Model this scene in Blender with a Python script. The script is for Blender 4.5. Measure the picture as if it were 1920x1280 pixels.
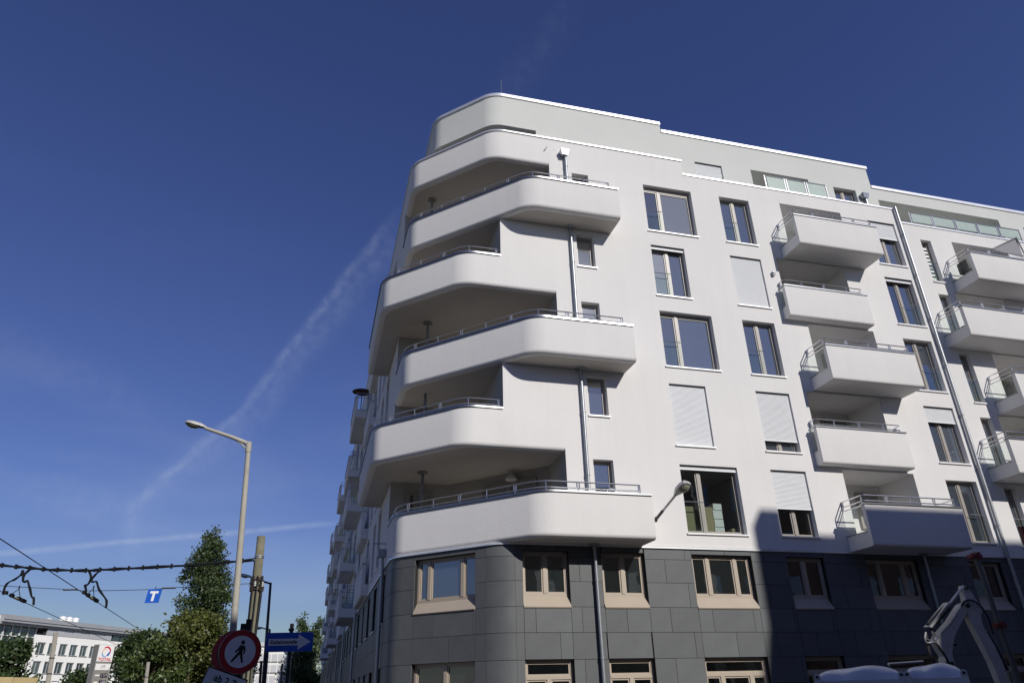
import bpy, bmesh, math, random
import numpy as np
from mathutils import Vector, Matrix
random.seed(7); rng = np.random.default_rng(7)
for o in list(bpy.data.objects): bpy.data.objects.remove(o)
sc = bpy.context.scene; COL = sc.collection
R = math.radians

# ------------------------------------------------------------------ camera
cd = bpy.data.cameras.new('camera'); cam = bpy.data.objects.new('camera', cd); COL.objects.link(cam)
cd.sensor_width = 36; cd.lens = 24.945; cd.clip_start = .1; cd.clip_end = 6000
fw = Vector((.23729889, .86262542, .4467288)); rt = Vector((.96679053, -.25463359, -.02185872)); up = Vector((-.09489627, -.43708022, .89440236))
cam.matrix_world = Matrix(((rt.x, up.x, -fw.x, 0), (rt.y, up.y, -fw.y, -20), (rt.z, up.z, -fw.z, 1.6), (0, 0, 0, 1)))
sc.camera = cam
sc.render.resolution_x = 1024; sc.render.resolution_y = 682

# ------------------------------------------------------------------ light
SUN = Vector((.40, -1.0, .63)).normalized()
w = bpy.data.worlds.new('World'); sc.world = w; w.use_nodes = True
nt = w.node_tree; N = nt.nodes; L = nt.links
bg = N['Background']; bg.inputs['Strength'].default_value = .05
sky = N.new('ShaderNodeTexSky'); sky.sky_type = 'NISHITA'; sky.sun_disc = False
sky.sun_elevation = math.asin(SUN.z); sky.sun_rotation = math.atan2(SUN.x, SUN.y)
sky.altitude = 100; sky.air_density = 1.0; sky.dust_density = .3; sky.ozone_density = 3.0
def mnode(op, a, b=None, c=None):
    n = N.new('ShaderNodeMath'); n.operation = op
    for i, v in enumerate((a, b, c)):
        if v is None: continue
        if isinstance(v, (int, float)): n.inputs[i].default_value = v
        else: L.new(v, n.inputs[i])
    return n.outputs[0]
tc = N.new('ShaderNodeTexCoord'); DIR = tc.outputs['Generated']
nz = N.new('ShaderNodeTexNoise'); nz.inputs['Scale'].default_value = 14; nz.inputs['Detail'].default_value = 6; L.new(DIR, nz.inputs['Vector'])
nz2 = N.new('ShaderNodeTexNoise'); nz2.inputs['Scale'].default_value = 75; nz2.inputs['Detail'].default_value = 7; L.new(DIR, nz2.inputs['Vector'])
def dot(v):
    n = N.new('ShaderNodeVectorMath'); n.operation = 'DOT_PRODUCT'; L.new(DIR, n.inputs[0]); n.inputs[1].default_value = v
    return n.outputs['Value']
def smooth(val, lo, hi):
    n = N.new('ShaderNodeMapRange'); n.interpolation_type = 'SMOOTHSTEP'; L.new(val, n.inputs['Value'])
    n.inputs['From Min'].default_value = lo; n.inputs['From Max'].default_value = hi
    return n.outputs['Result']
def contrail(a, b, width, wob, amount, soft=.03, rag=.75):
    a = Vector(a).normalized(); b = Vector(b).normalized(); nn = a.cross(b).normalized(); t = nn.cross(a).normalized()
    end = b.dot(t)
    off = mnode('MULTIPLY', mnode('SUBTRACT', nz.outputs['Fac'], .5), wob)
    d = mnode('ABSOLUTE', mnode('ADD', dot(nn), off))
    m = smooth(d, width, 0.0)
    al = dot(t)
    m = mnode('MULTIPLY', m, smooth(al, -soft, soft)); m = mnode('MULTIPLY', m, smooth(al, end + soft, end - soft))
    m = mnode('MULTIPLY', m, smooth(dot(a), -.1, .2))
    ragm = mnode('ADD', 1 - rag * .6, mnode('MULTIPLY', smooth(nz2.outputs['Fac'], .35, .65), rag * .9))
    return mnode('MULTIPLY', mnode('MULTIPLY', m, ragm), amount)
ms = [contrail((-.2193, .9507, .2193), (-.1180, .9342, .3367), .009, .012, .10), contrail((-.2120, .9500, .2230), (-.1020, .9340, .3320), .026, .02, .06),
      contrail((-.1180, .9342, .3367), (.0466, .8164, .5755), .010, .016, .09, .05), contrail((-.1020, .9340, .3320), (.0660, .8120, .5700), .032, .03, .06, .05),
      contrail((-.2193, .9507, .2193), (-.2193, .9640, .1500), .020, .03, .05),
      contrail((-.3600, .9200, .2400), (-.2000, .9500, .2000), .030, .06, .05, .06),
      contrail((-.36, .92, .150), (.0137, .9777, .2098), .0055, .004, .20, .02, .4),
      contrail((.1817, .6853, .7052), (.2454, .5719, .7827), .035, .04, .018, .06),
      contrail((-.3739, .8458, .3805), (-.1879, .9306, .314), .04, .03, .03, .1)]
msk = ms[0]
for m_ in ms[1:]: msk = mnode('ADD', msk, m_)
# thin high haze, more towards the horizon
map_ = N.new('ShaderNodeMapping'); map_.inputs['Scale'].default_value = (1.5, 1.5, 5); L.new(DIR, map_.inputs['Vector'])
nz3 = N.new('ShaderNodeTexNoise'); nz3.inputs['Scale'].default_value = 2.2; nz3.inputs['Detail'].default_value = 7; L.new(map_.outputs[0], nz3.inputs['Vector'])
sep = N.new('ShaderNodeSeparateXYZ'); L.new(DIR, sep.inputs[0])
cir = mnode('MULTIPLY', smooth(nz3.outputs['Fac'], .45, .75), mnode('MULTIPLY', smooth(sep.outputs['Z'], .62, .1), .10))
msk = mnode('ADD', msk, cir)
hs = N.new('ShaderNodeHueSaturation'); hs.inputs['Saturation'].default_value = 1.0; L.new(sky.outputs[0], hs.inputs['Color'])
mix = N.new('ShaderNodeMixRGB'); mix.inputs['Color2'].default_value = (10, 11.6, 14.5, 1)
# the camera renders clear sky bluer than the sky model does: blue moved away from green by one linear step over the whole sky
sc_ = N.new('ShaderNodeSeparateColor'); L.new(hs.outputs[0], sc_.inputs[0]); cc_ = N.new('ShaderNodeCombineColor')
L.new(sc_.outputs[0], cc_.inputs[0]); L.new(sc_.outputs[1], cc_.inputs[1])
L.new(mnode('MAXIMUM', mnode('MULTIPLY', sc_.outputs[2], 1.1), mnode('SUBTRACT', mnode('MULTIPLY', sc_.outputs[2], 2.32), mnode('MULTIPLY', sc_.outputs[1], 1.32))), cc_.inputs[2])
L.new(msk, mix.inputs['Fac']); L.new(cc_.outputs[0], mix.inputs['Color1']); L.new(mix.outputs[0], bg.inputs['Color'])

sl = bpy.data.lights.new('sun', 'SUN'); sl.energy = 4.05; sl.angle = R(.53); sl.color = (1, .955, .89)
so = bpy.data.objects.new('sun', sl); COL.objects.link(so); so.rotation_euler = (-SUN).to_track_quat('-Z', 'Y').to_euler(); so.location = (40, -60, 60)
vs = sc.view_settings; vs.view_transform = 'Standard'; vs.look = 'None'; vs.gamma = 1; vs.exposure = 0; vs.use_curve_mapping = False

# ------------------------------------------------------------------ materials
MATS = {}
def mat(name, col, rough=.6, metal=0, spec=.5, bump=0, bscale=60, var=0, vscale=2.0, rnd=0, detail=6, streak=0):
    if name in MATS: return MATS[name]
    m = bpy.data.materials.new(name); m.use_nodes = True; t = m.node_tree; p = t.nodes['Principled BSDF']
    p.inputs['Base Color'].default_value = (*col, 1); p.inputs['Roughness'].default_value = rough
    p.inputs['Metallic'].default_value = metal; p.inputs['Specular IOR Level'].default_value = spec
    if rough > .8: p.inputs['Diffuse Roughness'].default_value = .45
    tcn = t.nodes.new('ShaderNodeTexCoord')
    src = None
    if var:
        n = t.nodes.new('ShaderNodeTexNoise'); n.inputs['Scale'].default_value = vscale; n.inputs['Detail'].default_value = detail; n.inputs['Roughness'].default_value = .62
        t.links.new(tcn.outputs['Object'], n.inputs['Vector'])
        mr = t.nodes.new('ShaderNodeMapRange'); mr.inputs['From Min'].default_value = .25; mr.inputs['From Max'].default_value = .75
        mr.inputs['To Min'].default_value = 1 - var; mr.inputs['To Max'].default_value = 1 + var; t.links.new(n.outputs['Fac'], mr.inputs['Value'])
        src = mr.outputs[0]
    if streak:      # faint vertical weather streaks
        mp = t.nodes.new('ShaderNodeMapping'); mp.inputs['Scale'].default_value = (2.2, 2.2, .13); t.links.new(tcn.outputs['Object'], mp.inputs['Vector'])
        n = t.nodes.new('ShaderNodeTexNoise'); n.inputs['Scale'].default_value = 1.6; n.inputs['Detail'].default_value = 8; n.inputs['Roughness'].default_value = .7; t.links.new(mp.outputs[0], n.inputs['Vector'])
        mr = t.nodes.new('ShaderNodeMapRange'); mr.inputs['From Min'].default_value = .3; mr.inputs['From Max'].default_value = .7; mr.inputs['To Min'].default_value = 1 - streak; mr.inputs['To Max'].default_value = 1 + streak; t.links.new(n.outputs['Fac'], mr.inputs['Value'])
        mu = t.nodes.new('ShaderNodeMath'); mu.operation = 'MULTIPLY'; t.links.new(src, mu.inputs[0]); t.links.new(mr.outputs[0], mu.inputs[1]); src = mu.outputs[0]
    if rnd:
        oi = t.nodes.new('ShaderNodeObjectInfo'); mr = t.nodes.new('ShaderNodeMapRange'); t.links.new(oi.outputs['Random'], mr.inputs['Value'])
        mr.inputs['To Min'].default_value = 1 - rnd; mr.inputs['To Max'].default_value = 1 + rnd
        if src:
            mu = t.nodes.new('ShaderNodeMath'); mu.operation = 'MULTIPLY'; t.links.new(src, mu.inputs[0]); t.links.new(mr.outputs[0], mu.inputs[1]); src = mu.outputs[0]
        else: src = mr.outputs[0]
    if src:
        vm = t.nodes.new('ShaderNodeVectorMath'); vm.operation = 'SCALE'; vm.inputs[0].default_value = col; t.links.new(src, vm.inputs['Scale'])
        t.links.new(vm.outputs[0], p.inputs['Base Color'])
    if bump:
        n = t.nodes.new('ShaderNodeTexNoise'); n.inputs['Scale'].default_value = bscale; n.inputs['Detail'].default_value = 4; t.links.new(tcn.outputs['Object'], n.inputs['Vector'])
        b = t.nodes.new('ShaderNodeBump'); b.inputs['Strength'].default_value = bump; b.inputs['Distance'].default_value = .02
        t.links.new(n.outputs['Fac'], b.inputs['Height']); t.links.new(b.outputs[0], p.inputs['Normal'])
    MATS[name] = m; return m
def glassmat(name, dark, refl, tint=None, rnd=.0):
    """window glass: a mirror layer (fresnel) over a dark room, or over clear glass when tint is given"""
    if name in MATS: return MATS[name]
    m = bpy.data.materials.new(name); m.use_nodes = True; t = m.node_tree; t.nodes.clear()
    out = t.nodes.new('ShaderNodeOutputMaterial'); mx = t.nodes.new('ShaderNodeMixShader'); gl = t.nodes.new('ShaderNodeBsdfGlossy')
    gl.inputs['Roughness'].default_value = .015; gl.inputs['Color'].default_value = (.95, .97, 1, 1)
    lw = t.nodes.new('ShaderNodeLayerWeight'); lw.inputs['Blend'].default_value = .5
    pw = t.nodes.new('ShaderNodeMath'); pw.operation = 'POWER'; pw.inputs[1].default_value = 5; t.links.new(lw.outputs['Facing'], pw.inputs[0])
    fr = t.nodes.new('ShaderNodeMath'); fr.operation = 'MULTIPLY_ADD'; fr.inputs[1].default_value = 1 - refl; fr.inputs[2].default_value = refl; t.links.new(pw.outputs[0], fr.inputs[0])
    if tint:
        a = t.nodes.new('ShaderNodeBsdfTransparent'); a.inputs['Color'].default_value = (*tint, 1)
    else:
        a = t.nodes.new('ShaderNodeBsdfDiffuse'); a.inputs['Color'].default_value = (*dark, 1)
        if rnd:
            oi = t.nodes.new('ShaderNodeObjectInfo'); mr = t.nodes.new('ShaderNodeMapRange'); t.links.new(oi.outputs['Random'], mr.inputs['Value'])
            mr.inputs['To Min'].default_value = 1 - rnd; mr.inputs['To Max'].default_value = 1 + 2 * rnd
            vm = t.nodes.new('ShaderNodeVectorMath'); vm.operation = 'SCALE'; vm.inputs[0].default_value = dark; t.links.new(mr.outputs[0], vm.inputs['Scale']); t.links.new(vm.outputs[0], a.inputs['Color'])
    nzz = t.nodes.new('ShaderNodeTexNoise'); nzz.inputs['Scale'].default_value = 1.3; tcn = t.nodes.new('ShaderNodeTexCoord'); t.links.new(tcn.outputs['Object'], nzz.inputs['Vector'])
    bp = t.nodes.new('ShaderNodeBump'); bp.inputs['Strength'].default_value = .06; bp.inputs['Distance'].default_value = .03; t.links.new(nzz.outputs['Fac'], bp.inputs['Height'])
    t.links.new(bp.outputs[0], gl.inputs['Normal'])
    t.links.new(fr.outputs[0], mx.inputs[0]); t.links.new(a.outputs[0], mx.inputs[1]); t.links.new(gl.outputs[0], mx.inputs[2]); t.links.new(mx.outputs[0], out.inputs[0])
    MATS[name] = m; return m
WHITE = mat('white_render', (.775, .765, .75), .9, 0, .2, .32, 34, .035, .35, streak=.018)
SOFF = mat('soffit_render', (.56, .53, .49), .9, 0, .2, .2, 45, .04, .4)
GREEN = mat('grey_green_render', (.665, .68, .65), .9, 0, .2, .35, 45, .04, .4)
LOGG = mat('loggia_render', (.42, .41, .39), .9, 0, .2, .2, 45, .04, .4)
SLATE = mat('fibre_cement', (.098, .104, .108), .55, 0, .4, .15, 30, .13, 1.6, .085)
BACK = mat('cladding_gap', (.015, .015, .016), .9)
BEIGE = mat('beige_frame', (.40, .34, .27), .42, .0, .45, 0, 1, .04, 2, 0)
TAUPE = mat('taupe_frame', (.29, .265, .24), .4, .0, .5, 0, 1, .05, 3, .06)
ZINC = mat('zinc_coping', (.33, .34, .36), .33, 1.0, .5, 0, 1, .08, 1.2)
ALU = mat('aluminium_coping', (.80, .81, .82), .30, .55, .5, 0, 1, .06, 1.2)
STEEL = mat('stainless_rail', (.55, .56, .58), .28, .85, .5)
GALV = mat('galvanised_pipe', (.34, .36, .38), .42, .6, .5, 0, 1, .12, 5)
SILL = mat('pale_sill', (.74, .74, .74), .4, .1)
SHUT = mat('shutter_white', (.70, .715, .73), .5, 0, .4, 0, 1, .02, 2, .03)
GLASS = glassmat('window_glass', (.045, .055, .07), .30, None, .5)
GLASSD = glassmat('dark_window_glass', (.010, .013, .013), .16, None, .5)
CURT = glassmat('curtained_glass', (.17, .18, .19), .26, None, .3)
CLEAR = glassmat('clear_window_glass', None, .09, (.85, .89, .88))
MILK = mat('frosted_glass', (.50, .60, .55), .25, 0, .5)
MILK.node_tree.nodes['Principled BSDF'].inputs['Transmission Weight'].default_value = .35
BALG = glassmat('balustrade_glass', None, .03, (.95, .98, .965))
ROOM = mat('room_wall', (.34, .36, .36), .9)
DARK = mat('dark_metal', (.03, .033, .04), .45, .4)
BLACK = mat('black_rubber', (.012, .012, .014), .6)
CARD = mat('cardboard', (.42, .36, .22), .9); PAPER = mat('white_carton', (.75, .76, .74), .8)
ROOF = mat('roof_gravel', (.25, .25, .24), .95)

# ------------------------------------------------------------------ mesh helpers
WL = {}
class MB:
    def __init__(s): s.v = []; s.f = []
    def add(s, vs, fs):
        b = len(s.v); s.v += [tuple(v) for v in vs]; s.f += [tuple(i + b for i in f) for f in fs]; return s
    def quad(s, *p): return s.add(p, [tuple(range(len(p)))])
    def hexa(s, p): return s.add(p, [(0, 3, 2, 1), (4, 5, 6, 7), (0, 1, 5, 4), (1, 2, 6, 5), (2, 3, 7, 6), (3, 0, 4, 7)])
    def box(s, x0, x1, y0, y1, z0, z1):
        return s.hexa([(x0, y0, z0), (x1, y0, z0), (x1, y1, z0), (x0, y1, z0), (x0, y0, z1), (x1, y0, z1), (x1, y1, z1), (x0, y1, z1)])
    def tube(s, path, r, n=8, cap=True, r2=None):
        P = [Vector(p) for p in path]; m = len(P); rings = []
        t0 = (P[1] - P[0]).normalized(); a = Vector((0, 0, 1)) if abs(t0.z) < .9 else Vector((1, 0, 0))
        u = t0.cross(a).normalized()
        for i, p in enumerate(P):
            t = ((P[min(i + 1, m - 1)] - P[i]).normalized() + (P[i] - P[max(i - 1, 0)]).normalized())
            t = t.normalized() if t.length > 1e-6 else t0
            u = (u - t * u.dot(t)).normalized(); v = t.cross(u)
            rr = r if r2 is None else r + (r2 - r) * i / (m - 1)
            rings.append([p + (u * math.cos(2 * math.pi * k / n) + v * math.sin(2 * math.pi * k / n)) * rr for k in range(n)])
        vs = [q for ring in rings for q in ring]; fs = []
        for i in range(m - 1):
            for k in range(n): fs.append((i * n + k, i * n + (k + 1) % n, (i + 1) * n + (k + 1) % n, (i + 1) * n + k))
        if cap: fs.append(tuple(range(n))[::-1]); fs.append(tuple((m - 1) * n + k for k in range(n)))
        return s.add(vs, fs)
    def lathe(s, c, prof, n=16, axis='z'):
        vs = []; fs = []
        for r_, z_ in prof:
            for k in range(n):
                a = 2 * math.pi * k / n; vs.append((c[0] + r_ * math.cos(a), c[1] + r_ * math.sin(a), c[2] + z_))
        for i in range(len(prof) - 1):
            for k in range(n): fs.append((i * n + k, i * n + (k + 1) % n, (i + 1) * n + (k + 1) % n, (i + 1) * n + k))
        fs.append(tuple(range(n))[::-1]); fs.append(tuple((len(prof) - 1) * n + k for k in range(n)))
        return s.add(vs, fs)
    def prism(s, poly, a, b):
        """poly: list of 3d points (a face); extruded by the vector b-a"""
        d = Vector(b) - Vector(a); n = len(poly); p = [Vector(q) for q in poly]
        return s.add(p + [q + d for q in p], [tuple(range(n))[::-1], tuple(range(n, 2 * n))] + [(i, (i + 1) % n, n + (i + 1) % n, n + i) for i in range(n)])
    def mesh(s, name, m, off=(0, 0, 0), smooth=None):
        me = bpy.data.meshes.new(name); o = Vector(off)
        me.from_pydata([tuple(Vector(v) - o) for v in s.v], [], s.f); me.validate()
        bm = bmesh.new(); bm.from_mesh(me); bmesh.ops.recalc_face_normals(bm, faces=bm.faces); bm.to_mesh(me); bm.free()
        if smooth:
            me.polygons.foreach_set('use_smooth', [True] * len(me.polygons)); me.set_sharp_from_angle(angle=R(smooth))
        me.materials.append(m); return me
    def build(s, name, m, parent=None, smooth=None, loc=None):
        off = WL[parent.name] if parent else (loc or (0, 0, 0))
        o = bpy.data.objects.new(name, s.mesh(name, m, off, smooth)); COL.objects.link(o)
        if parent: o.parent = parent
        else: o.location = off
        WL[o.name] = off; return o
def tag(o, label=None, cat=None, group=None, kind=None):
    if label: o['label'] = label
    if cat: o['category'] = cat
    if group: o['group'] = group
    if kind: o['kind'] = kind
    return o
def thing(name, label, cat, loc, group=None):
    o = bpy.data.objects.new(name, None); COL.objects.link(o); o.location = loc; o.empty_display_size = .3; WL[o.name] = tuple(loc); return tag(o, label, cat, group)
def text_mesh(s, body, size, origin, u, v, n, depth=.004, bold=0, align='CENTER', squeeze=1):
    c = bpy.data.curves.new('t', 'FONT'); c.body = body; c.size = size; c.extrude = depth; c.offset = bold; c.align_x = align; c.align_y = 'CENTER'
    o = bpy.data.objects.new('t', c); COL.objects.link(o); dg = bpy.context.evaluated_depsgraph_get(); me = bpy.data.meshes.new_from_object(o.evaluated_get(dg))
    O = Vector(origin); u = Vector(u); v = Vector(v); n = Vector(n)
    s.add([O + u * (p.co.x * squeeze) + v * p.co.y + n * p.co.z for p in me.vertices], [tuple(f.vertices) for f in me.polygons])
    bpy.data.objects.remove(o); bpy.data.curves.remove(c); bpy.data.meshes.remove(me); return s

def smoothpath(P, n=4):
    P = [Vector(p) for p in P]; out = []
    for i in range(len(P) - 1):
        p0 = P[max(i - 1, 0)]; p1 = P[i]; p2 = P[i + 1]; p3 = P[min(i + 2, len(P) - 1)]
        for k in range(n):
            f = k / n; out.append(.5 * ((2 * p1) + (p2 - p0) * f + (2 * p0 - 5 * p1 + 4 * p2 - p3) * f * f + (3 * p1 - p0 - 3 * p2 + p3) * f ** 3))
    return out + [P[-1]]
class Face:
    """a vertical wall plane: u along it, z up, o outwards"""
    def __init__(s, O, U, Nn): s.O = Vector(O); s.U = Vector(U); s.N = Vector(Nn)
    def p(s, u, z, o=0): q = s.O + s.U * u + s.N * o; return (q.x, q.y, z)
    def box(s, m, u0, u1, z0, z1, o0, o1):
        return m.hexa([s.p(u0, z0, o0), s.p(u1, z0, o0), s.p(u1, z0, o1), s.p(u0, z0, o1), s.p(u0, z1, o0), s.p(u1, z1, o0), s.p(u1, z1, o1), s.p(u0, z1, o1)])
def wall(m, F, u0, u1, z0, z1, holes=(), reveal=.27, o=0):
    us = sorted({u0, u1} | {min(max(h[i], u0), u1) for h in holes for i in (0, 1)}); zs = sorted({z0, z1} | {min(max(h[i], z0), z1) for h in holes for i in (2, 3)})
    for j in range(len(zs) - 1):
        run = None
        for i in range(len(us) - 1):
            uc = (us[i] + us[i + 1]) / 2; zc = (zs[j] + zs[j + 1]) / 2
            if any(h[0] < uc < h[1] and h[2] < zc < h[3] for h in holes): continue
            m.quad(F.p(us[i], zs[j], o), F.p(us[i + 1], zs[j], o), F.p(us[i + 1], zs[j + 1], o), F.p(us[i], zs[j + 1], o))
    for h in holes:
        d = o - (h[4] if len(h) > 4 else reveal); a, b, c, e = h[:4]
        m.quad(F.p(a, c, o), F.p(a, e, o), F.p(a, e, d), F.p(a, c, d)); m.quad(F.p(b, c, o), F.p(b, e, o), F.p(b, e, d), F.p(b, c, d))
        m.quad(F.p(a, e, o), F.p(b, e, o), F.p(b, e, d), F.p(a, e, d)); m.quad(F.p(a, c, o), F.p(b, c, o), F.p(b, c, d), F.p(a, c, d))
def fillet(pts, t=.45, seg=10):
    """2d polyline with rounded corners -> list of (point, outward normal); outward is to the left of travel reversed below"""
    out = []; P = [Vector((p[0], p[1])) for p in pts]
    nrm = lambda d: Vector((-d.y, d.x))        # travel goes right to left seen from outside -> outward
    for i, p in enumerate(P):
        if i in (0, len(P) - 1):
            d = (P[1] - P[0] if i == 0 else P[-1] - P[-2]).normalized(); out.append((p, nrm(d)))
        else:
            d0 = (p - P[i - 1]).normalized(); d1 = (P[i + 1] - p).normalized(); n0 = nrm(d0); n1 = nrm(d1)
            ang = math.acos(max(-1, min(1, d0.dot(d1)))); rad = t / math.tan(ang / 2) if False else t / math.tan(ang / 2 if ang > 1e-3 else 1)
            rad = t / math.tan(ang / 2)
            c = p - d0 * t - n0 * rad
            for k in range(seg + 1):
                f = k / seg; a = ang * f; n = (n0 * math.sin(ang - a) + n1 * math.sin(a)) / math.sin(ang); n.normalize()
                out.append((c + n * rad, n))
    return out
def loft(m, path, prof, cap=True, closed=False):
    np_ = len(prof); vs = [(p.x + n.x * o, p.y + n.y * o, z) for p, n in path for o, z in prof]; fs = []
    for i in range(len(path) - 1):
        for k in range(np_ - (0 if closed else 1)):
            k2 = (k + 1) % np_; fs.append((i * np_ + k, i * np_ + k2, (i + 1) * np_ + k2, (i + 1) * np_ + k))
    if cap: fs.append(tuple(range(np_))); fs.append(tuple((len(path) - 1) * np_ + k for k in range(np_))[::-1])
    return m.add(vs, fs)
def offs(path, o, z): return [(p.x + n.x * o, p.y + n.y * o, z) for p, n in path]
def arclen(pts):
    s = [0]
    for a, b in zip(pts, pts[1:]): s.append(s[-1] + (Vector(b) - Vector(a)).length)
    return s
def sample(pts, d):
    s = arclen(pts)
    for i in range(len(pts) - 1):
        if s[i + 1] >= d: f = (d - s[i]) / max(1e-6, s[i + 1] - s[i]); return Vector(pts[i]).lerp(Vector(pts[i + 1]), f)
    return Vector(pts[-1])

# ================================================================== GROUND
def sheet(name, poly, z, m, kind='structure'):
    b = MB(); b.quad(*[(x, y, z) for x, y in poly]); return tag(b.build(name, m), kind=kind)
ASPH = mat('asphalt', (.052, .052, .055), .9, 0, .3, .3, 120, .25, 1.5)
PAVE = mat('paving', (.26, .25, .235), .9, 0, .3, .2, 40, .15, 2)
sheet('ground', [(-900, -900), (900, -900), (900, 900), (-900, 900)], -.02, mat('dry_ground', (.17, .16, .13), .95, 0, .2, .2, 5, .25, .1))
sheet('road', [(-14, -16.5), (80, -16.5), (80, -3.6), (1.5, -3.6), (-2.8, 0.5), (-2.8, 160), (-14, 160)], .0, ASPH)
b = MB(); b.prism([(-2.6, 160, .0), (-2.6, .6, .0), (1.6, -3.4, .0), (80, -3.4, .0), (80, 3, .0), (5, 3, 0), (4, 5, 0), (4, 160, 0)], (0, 0, 0), (0, 0, .12)); tag(b.build('pavement', PAVE), kind='structure')
b = MB(); b.prism([(-30, -23.9, 0), (80, -23.9, 0), (80, -16.7, 0), (-30, -16.7, 0)], (0, 0, 0), (0, 0, .12)); tag(b.build('pavement', PAVE), kind='structure')
KERB = mat('granite_kerb', (.33, .32, .31), .85)
b = MB(); b.box(-30, 80, -16.7, -16.5, -.01, .13); tag(b.build('kerb', KERB), kind='structure')
b = MB(); b.box(1.6, 80, -3.6, -3.4, -.01, .13); tag(b.build('kerb', KERB), kind='structure')
LINE = mat('road_paint', (.72, .72, .70), .8)
b = MB()
for i in range(16): b.quad((2 + 6 * i, -10.1, .005), (5 + 6 * i, -10.1, .005), (5 + 6 * i, -9.95, .005), (2 + 6 * i, -9.95, .005))
tag(b.build('road_marking', LINE), kind='structure')

# ================================================================== APARTMENT BUILDING
BLD = thing('apartment_building', 'white rendered corner apartment block with curved stacked balconies over dark slate base', 'building', (5, 3, 0))
FR = Face((0, 0, 0), (1, 0, 0), (0, -1, 0))
q = math.sqrt(.5)
FC = Face((4.98, 0, 0), (-q, q, 0), (-q, -q, 0))
XL = 2.24
FL = Face((XL, 0, 0), (0, 1, 0), (-1, 0, 0))
zb = lambda k: 5.55 + 2.82 * (k - 2)          # underside of balcony level k
head = lambda k: 19.42 - 2.82 * (6 - k)
headR = lambda k: 18.82 - 2.71 * (6 - k)
zbR = lambda k: 16.29 - 2.71 * (6 - k)

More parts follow.
